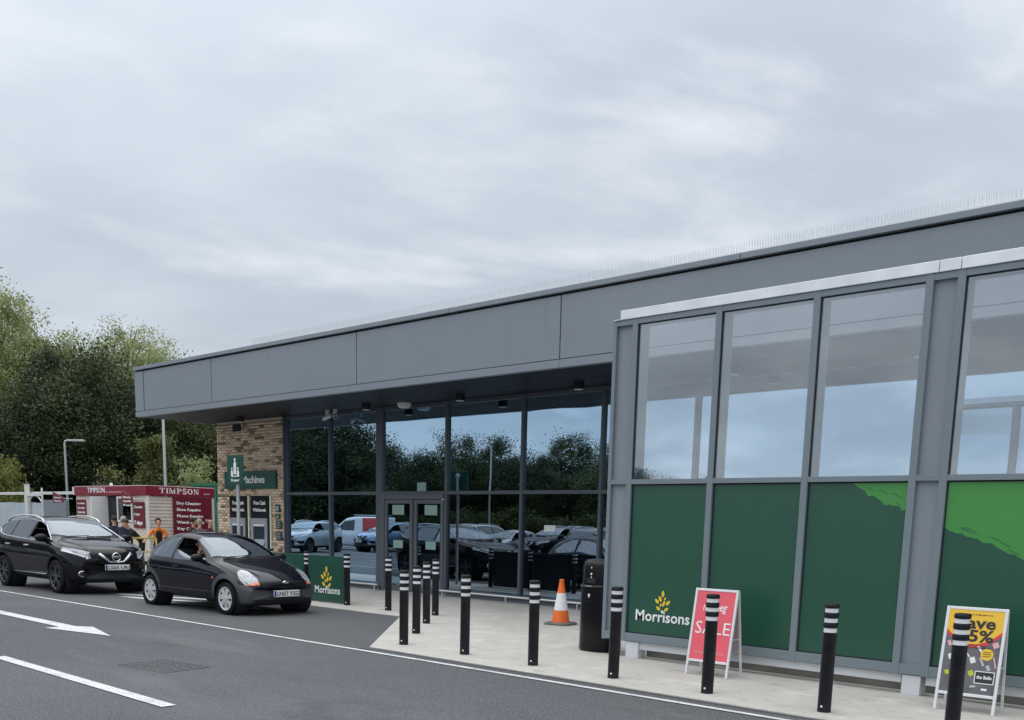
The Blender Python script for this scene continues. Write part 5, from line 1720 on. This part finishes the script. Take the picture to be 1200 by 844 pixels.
# ================================================================== hoarding and gate at the far left
FY = 17.0
t = thing('hoarding', 'long pale corrugated metal hoarding at the left edge', 'fence', (-47, FY, 0))
for k in range(21):
    x0 = -57.0 + k * .76
    bm = bmesh.new(); n = 8; prev = None
    zt_ = 2.03 + .01 * (k % 3)
    for i in range(n * 2 + 1):
        x = x0 + .75 * i / (n * 2); y = FY + (.022 if (i // 2) % 2 else -.022)
        a, b = bm.verts.new((x, y, .05)), bm.verts.new((x, y, zt_))
        if prev: bm.faces.new((prev[0], a, b, prev[1]))
        prev = (a, b)
    obj('sheet', bm, 'fence_sheet', t)
for k in range(6):
    B('post', 'kiosk_white', t, -57 + 3.1 * k, -56.93 + 3.1 * k, FY + .03, FY + .10, 0, 2.42)
B('top_rail', 'kiosk_white', t, -57, -39.5, FY + .03, FY + .09, 2.37, 2.48)
world_built(t)
t = thing('gate_post', 'thick white gate post with bracing rising above the hoarding', 'post', (-43.92, FY - .1, 0))
B('post', 'kiosk_white', t, -.11, .11, -.07, .07, 0, 2.78, bevel=.01)
B('cap', 'kiosk_white', t, -.12, .12, -.08, .08, 2.781, 2.80)
for (x0, z0, x1, z1) in ((.10, 2.05, .60, 2.36), (1.5, 2.05, .95, 2.36)):
    bm = bmesh.new(); tube(bm, [(x0, 0, z0), (x1, 0, z1)], .03, 6); obj('brace', bm, 'kiosk_white', t)
B('stub_post', 'kiosk_white', t, 1.48, 1.54, -.03, .03, 0, 2.63)
B('arm', 'kiosk_white', t, .11, 1.48, -.04, .025, 2.30, 2.40)
t = thing('grey_panel', 'flat mid grey panel standing against the hoarding by the kiosk', 'panel', (-40.6, FY - .35, 0))
B('sheet', 'panel_grey', t, -1.05, 1.05, -.02, .02, .05, 2.14)
for x in (-.98, .98):
    B('stud', 'panel_grey', t, x - .04, x + .04, .021, .10, 0, 2.10)

# ================================================================== street lamps
def street_lamp(label, x, y, h, arm, az):
    t = thing('street_lamp', label, 'street lamp', (x, y, 0), az, 'lamp columns beyond the kiosk')
    bm = bmesh.new(); tube(bm, [(0, 0, 0), (0, 0, 1.1)], .085, 10); obj('base_column', bm, 'lamp_steel', t, True, 40)
    bm = bmesh.new(); tube(bm, [(0, 0, 1.1), (0, 0, h - .15), (.03, 0, h - .04), (.14, 0, h), (arm * .45, 0, h)], [.06, .055, .052, .05, .045], 10); obj('pole', bm, 'lamp_steel', t, True, 40)
    bm = bmesh.new(); box(bm, arm * .45, arm, -.13, .13, h - .05, h + .05, bevel=.03); l_ = obj('lantern', bm, 'lamp_steel', t, True, 50)
    B('lens', 'lamp_glass', l_, arm * .5, arm - .05, -.10, .10, h - .058, h - .051)
    return t
street_lamp('grey street lamp with angled head left of the kiosk', -50.65, 21.4, 5.15, 1.0, R(40))
street_lamp('tall grey lamp column rising behind the kiosk roof', -40.5, 21.28, 6.5, .6, R(130))
street_lamp('small distant street lamp above the green container', -60.9, 34.3, 4.9, .9, R(40))
street_lamp('street lamp in the car park, seen in the shop glass', -50.0, -20.0, 7.0, 1.0, R(45))

# ================================================================== people
def person(name, label, loc, rz, h=1.72, lean=0, hip=.92, arms=((.02, .06, -.27, .06, .05, -.50),) * 2, shirt='cloth_navy', sleeves=None, trousers='cloth_jeans', hair='hair_brown', skin='skin',
           head_pitch=0, seated=False, face=True, bald=False, parent=None, forearm_skin=True, group=None, vest=None):
    t = thing(name, label, 'person', loc, rz, group)
    k = h / 1.72
    la = R(lean)
    def up(d, fwd_=0.0, out=0.0):
        return Vector((math.sin(la) * d + math.cos(la) * fwd_, out, hip + math.cos(la) * d - math.sin(la) * fwd_))
    V, E, rad, lab = [], [], [], []
    def add(p, r, parent_=None, mat='shirt'):
        V.append(Vector(p)); rad.append(r)
        i = len(V) - 1
        if parent_ is not None:
            E.append((parent_, i)); lab.append(mat)
        return i
    pel = add(up(0), (.150, .115))
    wai = add(up(.17), (.142, .105), pel, 'shirt')
    che = add(up(.36), (.165, .120), wai, 'shirt')
    nkb = add(up(.50, .0), (.075, .070), che, 'shirt')
    hp = R(lean * .55 + head_pitch)
    nk = up(.50)
    def hd(d, f): return nk + Vector((math.sin(hp) * d + math.cos(hp) * f, 0, math.cos(hp) * d - math.sin(hp) * f))
    neck = add(hd(.07, .01), (.056, .056), nkb, 'skin')
    jaw = add(hd(.13, .035), (.070, .082), neck, 'skin')
    skull = add(hd(.215, .01), (.080, .098), jaw, 'skin')
    crown = add(hd(.275, .0), (.060, .072), skull, 'skin')
    nose = add(hd(.175, .115), (.011, .014), jaw, 'skin')
    for s in (1, -1):
        sh = add(up(.445, 0, s * .185), (.066, .066), che, 'sleeve')
        ex, ey, ez, hx, hy, hz = arms[0 if s > 0 else 1]
        S_ = up(.445, 0, s * .185)
        el = add(S_ + Vector((ex, s * ey, ez)), (.048, .048), sh, 'sleeve')
        wr = add(S_ + Vector((hx, s * hy, hz)), (.030, .034), el, 'fore')
        d = (S_ + Vector((hx, s * hy, hz)) - (S_ + Vector((ex, s * ey, ez)))).normalized()
        side_ = d.cross(Vector((0, 0, 1)));
        side_ = side_.normalized() if side_.length > .1 else Vector((1, 0, 0))
        W_ = S_ + Vector((hx, s * hy, hz))
        pal = add(W_ + d * .075, (.036, .020), wr, 'skin')
        for f_ in range(4):
            o_ = side_ * (-.030 + .020 * f_)
            L_ = (.062, .074, .070, .054)[f_]
            a = add(W_ + d * .105 + o_, (.0095, .0095), pal, 'skin')
            b = add(W_ + d * (.105 + L_ * .6) + o_ + Vector((0, 0, -.010)), (.0085, .0085), a, 'skin')
            add(W_ + d * (.105 + L_) + o_ + Vector((0, 0, -.028)), (.007, .007), b, 'skin')
        th = add(W_ + d * .06 + side_ * .048, (.011, .011), pal, 'skin')
        add(W_ + d * .10 + side_ * .066, (.009, .009), th, 'skin')
        hi = add(up(-.03, 0, s * .095) , (.094, .094), pel, 'leg')
        if seated:
            kn = add(Vector((.43, s * .13, hip + .04)), (.064, .064), hi, 'leg')
            an = add(Vector((.60, s * .13, hip - .36)), (.042, .042), kn, 'leg')
            to = add(Vector((.74, s * .13, hip - .40)), (.038, .030), an, 'shoe')
        else:
            kn = add(Vector((.04, s * .11, .49)), (.064, .064), hi, 'leg')
            an = add(Vector((-.02, s * .115, .09)), (.043, .043), kn, 'leg')
            to = add(Vector((.15, s * .13, .035)), (.040, .030), an, 'shoe')
    me = bpy.data.meshes.new('tmp_body')
    me.from_pydata([tuple(v) for v in V], E, [])
    o = bpy.data.objects.new('tmp_body', me); COL.objects.link(o)
    md = o.modifiers.new('skin', 'SKIN'); md.use_smooth_shade = True; md.branch_smoothing = .6
    for i, r_ in enumerate(rad):
        me.skin_vertices[0].data[i].radius = r_
        me.skin_vertices[0].data[i].use_root = (i == 0)
    sb = o.modifiers.new('sub', 'SUBSURF'); sb.levels = 2; sb.render_levels = 2
    bpy.context.view_layer.update()
    dg = bpy.context.evaluated_depsgraph_get()
    bmv = bpy.data.meshes.new_from_object(o.evaluated_get(dg))
    bpy.data.objects.remove(o); bpy.data.meshes.remove(me)
    bmv.name = 'body'
    mm = dict(shirt=shirt, sleeve=sleeves or shirt, fore=skin if forearm_skin else (sleeves or shirt), skin=skin, leg=trousers, shoe='cloth_black')
    order = ['shirt', 'sleeve', 'fore', 'skin', 'leg', 'shoe']
    bmv.materials.clear()
    for q in order: bmv.materials.append(MATS[mm[q]])
    n = len(bmv.polygons)
    C = np.zeros(n * 3, np.float32); bmv.polygons.foreach_get('center', C); C = C.reshape(-1, 3)
    best = np.full(n, 1e9); mi = np.zeros(n, np.int32)
    for (a, b), l_ in zip(E, lab):
        A, Bv = np.array(V[a]), np.array(V[b]); d = Bv - A; L2 = max(d @ d, 1e-9)
        tt = np.clip((C - A) @ d / L2, 0, 1); dist = np.linalg.norm(C - (A + tt[:, None] * d), axis=1) - .5 * ((1 - tt) * rad[a][0] + tt * rad[b][0])
        m = dist < best; best[m] = dist[m]; mi[m] = order.index(l_)
    bmv.polygons.foreach_set('material_index', mi)
    bmv.polygons.foreach_set('use_smooth', np.ones(n, bool)); bmv.update()
    body = bpy.data.objects.new('body', bmv); COL.objects.link(body); body.parent = t
    body.scale = (k, k, k)
    # hair, eyes, mouth, ears
    hc = hd(.235, -.012)
    rot = Matrix.Rotation(hp, 3, 'Y')
    bm = bmesh.new(); bmesh.ops.create_uvsphere(bm, u_segments=18, v_segments=12, radius=1)
    kill = []
    for v in bm.verts:
        c = v.co.copy()
        if (c.x > .30 and c.z < .55) or c.z < (-.55 if c.x < -.1 else -.05): kill.append(v)
        if bald and c.z > .30: kill.append(v)
        w_ = 1 + .05 * math.sin(c.x * 9 + c.y * 7) * math.cos(c.z * 8)
        v.co = hc + rot @ Vector((c.x * .118 * w_, c.y * .096 * w_, c.z * .108 * w_))
    bmesh.ops.delete(bm, geom=list(set(kill)), context='VERTS')
    ho = obj('hair', bm, hair, t, True); ho.scale = (k, k, k)
    md = ho.modifiers.new('thick', 'SOLIDIFY'); md.thickness = .014; md.offset = -1
    for s in (-1, 1):
        bm = bmesh.new(); bmesh.ops.create_uvsphere(bm, u_segments=8, v_segments=6, radius=.010)
        e_ = obj('eye', bm, 'eye_dark', t, True); e_.location = (hd(.205, .098) + Vector((0, s * .032, 0))) * k; e_.scale = (k, k, k)
        bm = bmesh.new(); bmesh.ops.create_uvsphere(bm, u_segments=8, v_segments=6, radius=1)
        for v in bm.verts: v.co = Vector((v.co.x * .018, v.co.y * .010, v.co.z * .032))
        e_ = obj('ear', bm, skin, t, True); e_.location = (hd(.185, .0) + Vector((0, s * .084, 0))) * k; e_.scale = (k, k, k)
    bm = bmesh.new(); bmesh.ops.create_uvsphere(bm, u_segments=10, v_segments=6, radius=1)
    for v in bm.verts: v.co = Vector((v.co.x * .008, v.co.y * .024, v.co.z * .006))
    e_ = obj('mouth', bm, 'lip', t, True); e_.location = hd(.125, .108) * k; e_.scale = (k, k, k)
    if vest:
        bm = bmesh.new()
        secs = [(-.02, .165, .128), (.10, .162, .124), (.22, .160, .126), (.36, .150, .136), (.45, .095, .120)]
        rings = []
        for (d, hwid, fr_) in secs:
            ring = []
            for q in range(9):
                a = R(-60 + 120 * q / 8)
                ring.append(bm.verts.new(up(d, math.cos(a) * fr_ + .012, math.sin(a) * hwid * .72)))
            rings.append(ring)
        for a, b in zip(rings, rings[1:]):
            for q in range(8): bm.faces.new((a[q], a[q + 1], b[q + 1], b[q]))
        vo = obj('apron', bm, vest, t, True); vo.scale = (k, k, k)
        md = vo.modifiers.new('thick', 'SOLIDIFY'); md.thickness = .008
    return t
GP = 'people by the kiosk'
toward = lambda x, y: math.atan2(-y, -x)
person('person', 'person in bright orange top and black apron leaning with arms spread', (-27.55, 14.20, .012), toward(-24.9, 12.8) + R(8), h=1.54, lean=16, arms=((.06, .08, -.25, .26, .02, -.34), (.10, .14, -.20, .28, .26, -.30)), shirt='cloth_orange',
       sleeves='cloth_orange', trousers='cloth_black', hair='hair_brown', head_pitch=-22, vest='cloth_black', forearm_skin=True, group=GP)
person('person', 'person in black bending forward towards the low yellow rail', (-27.6, 13.72, .012), toward(-25, 12.3) + R(-80), h=1.62, lean=42, arms=((.10, .08, -.25, .34, .04, -.34), (.10, .08, -.25, .34, .04, -.34)), shirt='cloth_black', trousers='cloth_black', hair='hair_brown', head_pitch=12, group=GP)
person('person', 'person in navy jacket with back turned beside the black car bonnet', (-28.05, 13.36, .012), toward(-25, 12) + R(160), h=1.56, lean=16, shirt='cloth_navy', trousers='cloth_jeans', hair='hair_grey', forearm_skin=False, group=GP)
person('person', 'dark haired person in navy farthest left in the group by the kiosk', (-28.6, 13.44, .012), toward(-25, 12) + R(200), h=1.56, lean=12, shirt='cloth_navy', trousers='cloth_black', hair='hair_dark', forearm_skin=False, group=GP)
person('person', 'dark haired person in black whose head shows left above the hatchback roof', (-27.5, 15.20, .012), toward(-25, 14) + R(120), h=1.56, lean=10, shirt='cloth_black', hair='hair_dark', group=GP)
person('person', 'grey haired person whose head shows in the middle above the hatchback roof', (-27.2, 15.30, .012), toward(-25, 14) + R(170), h=1.53, lean=12, shirt='cloth_grey', hair='hair_grey', skin='skin_pale', group=GP)
person('person', 'balding person in maroon whose head shows right above the hatchback roof', (-27.3, 15.64, .012), toward(-25, 14) + R(60), h=1.56, lean=8, shirt='cloth_maroon', hair='hair_grey', skin='skin_pale', bald=True, group=GP)
d_ = person('person', 'driver seen at the open window of the small hatchback', (-16.31 - .06, 9.655 - .36, .004 + .13), R(2), h=1.60, lean=-10, hip=.40, seated=True, arms=((.14, .05, -.24, .40, -.02, -.12), (.22, .12, -.20, .36, .10, .04)), shirt='cloth_black', hair='hair_dark', skin='skin')
# low yellow rail they lean on
t = thing('low_rail', 'low yellow handrail in front of the people by the kiosk', 'rail', (-27.5, 13.7, 0), 0)
a, b = Vector((-27.75, 13.30, 0)) - Vector((-27.5, 13.7, 0)), Vector((-27.2, 13.95, 0)) - Vector((-27.5, 13.7, 0))
bm = bmesh.new(); tube(bm, [a + Vector((0, 0, .99)), b + Vector((0, 0, .99))], .03, 8); obj('rail', bm, 'rail_yellow', t, True)
bm = bmesh.new(); tube(bm, [a + Vector((0, 0, .6)), b + Vector((0, 0, .6))], .02, 8); obj('rail', bm, 'rail_yellow', t, True)
for q in (a, b):
    bm = bmesh.new(); tube(bm, [q, q + Vector((0, 0, .985))], .025, 8); obj('post', bm, 'rail_yellow', t, True)

# ================================================================== trees
def tree_meshes(seed, h, crown, n_clusters, per, leaf, sig, bark, leafmat, trunk_r, base=.30, shape='round', limbs=9):
    """crown = (rx, ry); returns trunk mesh, crown mesh around origin"""
    rg = np.random.default_rng(seed)
    rx, ry = crown
    z0 = h * base; cz = (h + z0) / 2; rz_ = (h - z0) / 2
    # cluster centres: biased to the outer shell, uneven lobes
    d = rg.normal(size=(n_clusters, 3)); d /= np.linalg.norm(d, axis=1, keepdims=True)
    rad_ = rg.uniform(.25, 1, n_clusters) ** .55
    lob = 1 + .16 * np.sin(d[:, 0] * 5 + seed) * np.cos(d[:, 1] * 4 + seed * 2) + .10 * np.sin(d[:, 2] * 9 + seed) + rg.normal(0, .05, n_clusters)
    c = d * (rad_ * lob)[:, None] * [rx, ry, rz_]
    if shape == 'round':
        w = np.where(c[:, 2] < 0, 1.0 - .25 * (-c[:, 2] / rz_), 1.0 - .10 * (c[:, 2] / rz_))
    else:
        w = np.clip(1.0 - .62 * (c[:, 2] / rz_ * .5 + .5) ** 1.4, .1, 1.1)
    c[:, :2] *= w[:, None]
    c[:, 2] += cz
    m = n_clusters * per
    cs = rg.uniform(.65, 1.25, n_clusters)
    p = np.repeat(c, per, 0) + rg.normal(size=(m, 3)) * sig * np.repeat(cs, per)[:, None] * [1, 1, .7]
    L = leaf * rg.uniform(.6, 1.3, m)
    a = rg.normal(size=(m, 3)); a /= np.linalg.norm(a, axis=1, keepdims=True)
    b = rg.normal(size=(m, 3)); b = np.cross(a, b); b /= np.linalg.norm(b, axis=1, keepdims=True)
    v = np.stack([p - a * L[:, None] * .5, p + b * L[:, None] * .30, p + a * L[:, None] * .5, p - b * L[:, None] * .30], 1).reshape(-1, 3)
    v[:, 2] = np.maximum(v[:, 2], .05)
    cm_ = np_mesh('crown', v, np.arange(m * 4).reshape(-1, 4))
    tone = np.clip(np.repeat(rg.uniform(0, 1, n_clusters) ** 1.4, per) * .74 + rg.uniform(0, .26, m), 0, 1)
    at_ = cm_.attributes.new('tone', 'FLOAT', 'FACE'); at_.data.foreach_set('value', tone.astype(np.float32))
    cm_.materials.append(MATS[leafmat])
    bm = bmesh.new()
    top = h * .86
    rr_ = random.Random(seed)
    path = [(0, 0, 0)]; n = 6
    for i in range(1, n + 1):
        path.append((rr_.uniform(-.03, .03) * h * .5, rr_.uniform(-.03, .03) * h * .5, top * i / n))
    tube(bm, path, [trunk_r * (1.25 if i == 0 else 1 - .85 * i / n) for i in range(n + 1)], 8)
    sel = rg.choice(n_clusters, min(limbs, n_clusters), replace=False)
    for s_ in sel:
        q = c[s_]; zz = max(h * .18, q[2] - np.hypot(q[0], q[1]) * .9 - .4)
        i = min(n - 1, int(zz / top * n)); f = zz / top * n - i
        P0 = Vector(path[i]).lerp(Vector(path[i + 1]), min(1, max(0, f))); P2 = Vector(q.tolist()); P1 = P0.lerp(P2, .5) + Vector((0, 0, .06 * h))
        r0 = trunk_r * .42 * (1 - .5 * zz / h)
        tube(bm, [P0, P1, P2], [r0, r0 * .6, r0 * .18], 5)
    tm = bpy.data.meshes.new('trunk')
    for f in bm.faces: f.smooth = True
    bm.to_mesh(tm); bm.free(); tm.materials.append(MATS[bark])
    return tm, cm_
def tree(label, loc, meshes, name='tree', cat='tree', group=None, rz=0.0, sc_=1.0, crown_name='crown'):
    t = thing(name, label, cat, loc, rz, group)
    new_obj('trunk', meshes[0], None, t); new_obj(crown_name, meshes[1], None, t)
    t.scale = (sc_, sc_, sc_) if not isinstance(sc_, tuple) else sc_
    return t
def at(dx_, dy_, D): return (dx_ * D, dy_ * D, 0)
GT = 'trees beyond the kiosk'
big1 = tree_meshes(11, 15.9, (5.2, 5.2), 480, 150, .18, .46, 'bark_pale', 'leaf_light', .30, .22, limbs=40)
big2 = tree_meshes(23, 15.4, (5.3, 5.3), 390, 120, .17, .43, 'bark_pale', 'leaf_light', .26, .30, limbs=60)
tree('tall light green tree at the left edge above the dark trees', at(-.938, .346, 78), big1, group=GT)
tree('light green airy tree with sky showing through, left of the canopy corner', at(-.897, .441, 82), big2, group=GT)
dk1 = tree_meshes(5, 9.6, (3.9, 3.9), 270, 300, .155, .50, 'bark', 'leaf_dark', .22, .02, limbs=16)
dk2 = tree_meshes(6, 8.2, (3.4, 3.4), 240, 300, .155, .50, 'bark', 'leaf_dark', .20, .02, limbs=16)
md1 = tree_meshes(7, 7.6, (3.0, 3.0), 200, 260, .15, .42, 'bark', 'leaf_mid', .18, .03, limbs=16)
col = tree_meshes(8, 5.0, (.85, .85), 70, 90, .16, .24, 'bark', 'leaf_olive', .09, .05, limbs=8)
sap = tree_meshes(9, 4.0, (.8, .8), 26, 40, .16, .22, 'bark_pale', 'leaf_olive', .05, .25, limbs=14)
bush = tree_meshes(10, 3.2, (2.2, 1.6), 90, 80, .18, .26, 'bark', 'leaf_yellow', .08, .02, limbs=10)
bl2 = tree_meshes(14, 4.6, (1.2, 1.2), 34, 45, .18, .25, 'bark_pale', 'leaf_light', .05, .2, limbs=14)
DT = [(-.9165, .400, 60, dk1, .0, 1.02, 'tallest dark green tree, left of centre behind the kiosk'),
      (-.944, .330, 58, dk2, 1.0, .74, 'dark green tree at the far left edge below the pale tree'),
      (-.931, .365, 62, md1, 2.0, .98, 'mid green tree between the left edge and the tallest dark tree'),
      (-.903, .430, 62, md1, .5, 1.28, 'mid green tree right of the tallest dark tree'),
      (-.890, .456, 64, md1, 3.0, 1.08, 'mid green tree behind the tall lamp column'),
      (-.876, .482, 60, md1, 2.2, 1.02, 'mid green tree just below the canopy corner'),
      (-.862, .507, 64, dk2, 4.0, .98, 'dark green tree nearest the brick wall'),
      (-.846, .533, 66, dk2, 5.0, 1.0, 'dark green tree mostly hidden behind the brick wall'),
      (-.955, .297, 60, dk1, 3.3, .62, 'dark green tree just outside the left edge')]
for (a, b, D, ms, rz, s_, lab) in DT:
    tree(lab, at(a, b, D), ms, group=GT, rz=rz, sc_=s_)
tree('narrow olive columnar tree behind the kiosk beside the lamp column', at(-.8885, .459, 52), col, name='columnar_tree', sc_=(1, 1, 1.12))
tree('thin young olive tree rising above the kiosk roof', at(-.9045, .4265, 50), sap, name='young_tree', sc_=1.0)
tree('pale leafy young tree beside the green container', at(-.871, .491, 54), bl2, name='young_tree', sc_=1.0)
tree('yellowish bush showing above the hoarding at the left edge', at(-.940, .341, 54), bush, name='bush', cat='bush', sc_=(.8, .8, 1.2))
# trees across the car park, seen in the shop glass
GR = 'trees across the car park'
RT = [(-.905, .425, 84, dk1, 1.20), (-.86, .51, 80, dk2, 1.25), (-.826, .563, 80, dk1, 1.08), (-.800, .600, 82, dk1, 1.06), (-.775, .632, 88, dk2, .82), (-.752, .659, 90, dk2, .88), (-.728, .685, 90, dk1, .90), (-.702, .712, 88, dk1, .86), (-.675, .738, 86, dk2, .88), (-.648, .762, 90, dk1, .88), (-.618, .786, 86, md1, 1.05), (-.58, .814, 88, dk2, .72), (-.54, .842, 90, dk1, .60), (-.49, .872, 90, dk2, .64), (-.43, .903, 90, dk1, .5), (-.36, .933, 95, dk2, .55), (-.28, .96, 95, dk1, .5)]
ORD = 'first second third fourth fifth sixth seventh eighth ninth tenth eleventh twelfth thirteenth fourteenth fifteenth sixteenth seventeenth'.split()
for i, (a, b, L, ms, s_) in enumerate(RT):
    tree('dark tree across the car park, %s from the left in the shop glass' % ORD[i], (a * L, 30.4 - b * L, 0), ms, group=GR, rz=i * 1.3, sc_=s_)
hd_ = tree_meshes(31, 2.6, (7.0, 1.6), 190, 80, .24, .35, 'bark', 'leaf_mid', .05, .02, limbs=4)
for i in range(6):
    tree('long green hedge across the car park, %s from the left in the shop glass' % ORD[i], (-70 + i * 13, -24 - i * 3.0, 0), hd_, name='hedge', cat='hedge', group='hedges across the car park', rz=R(-14), sc_=1.0)
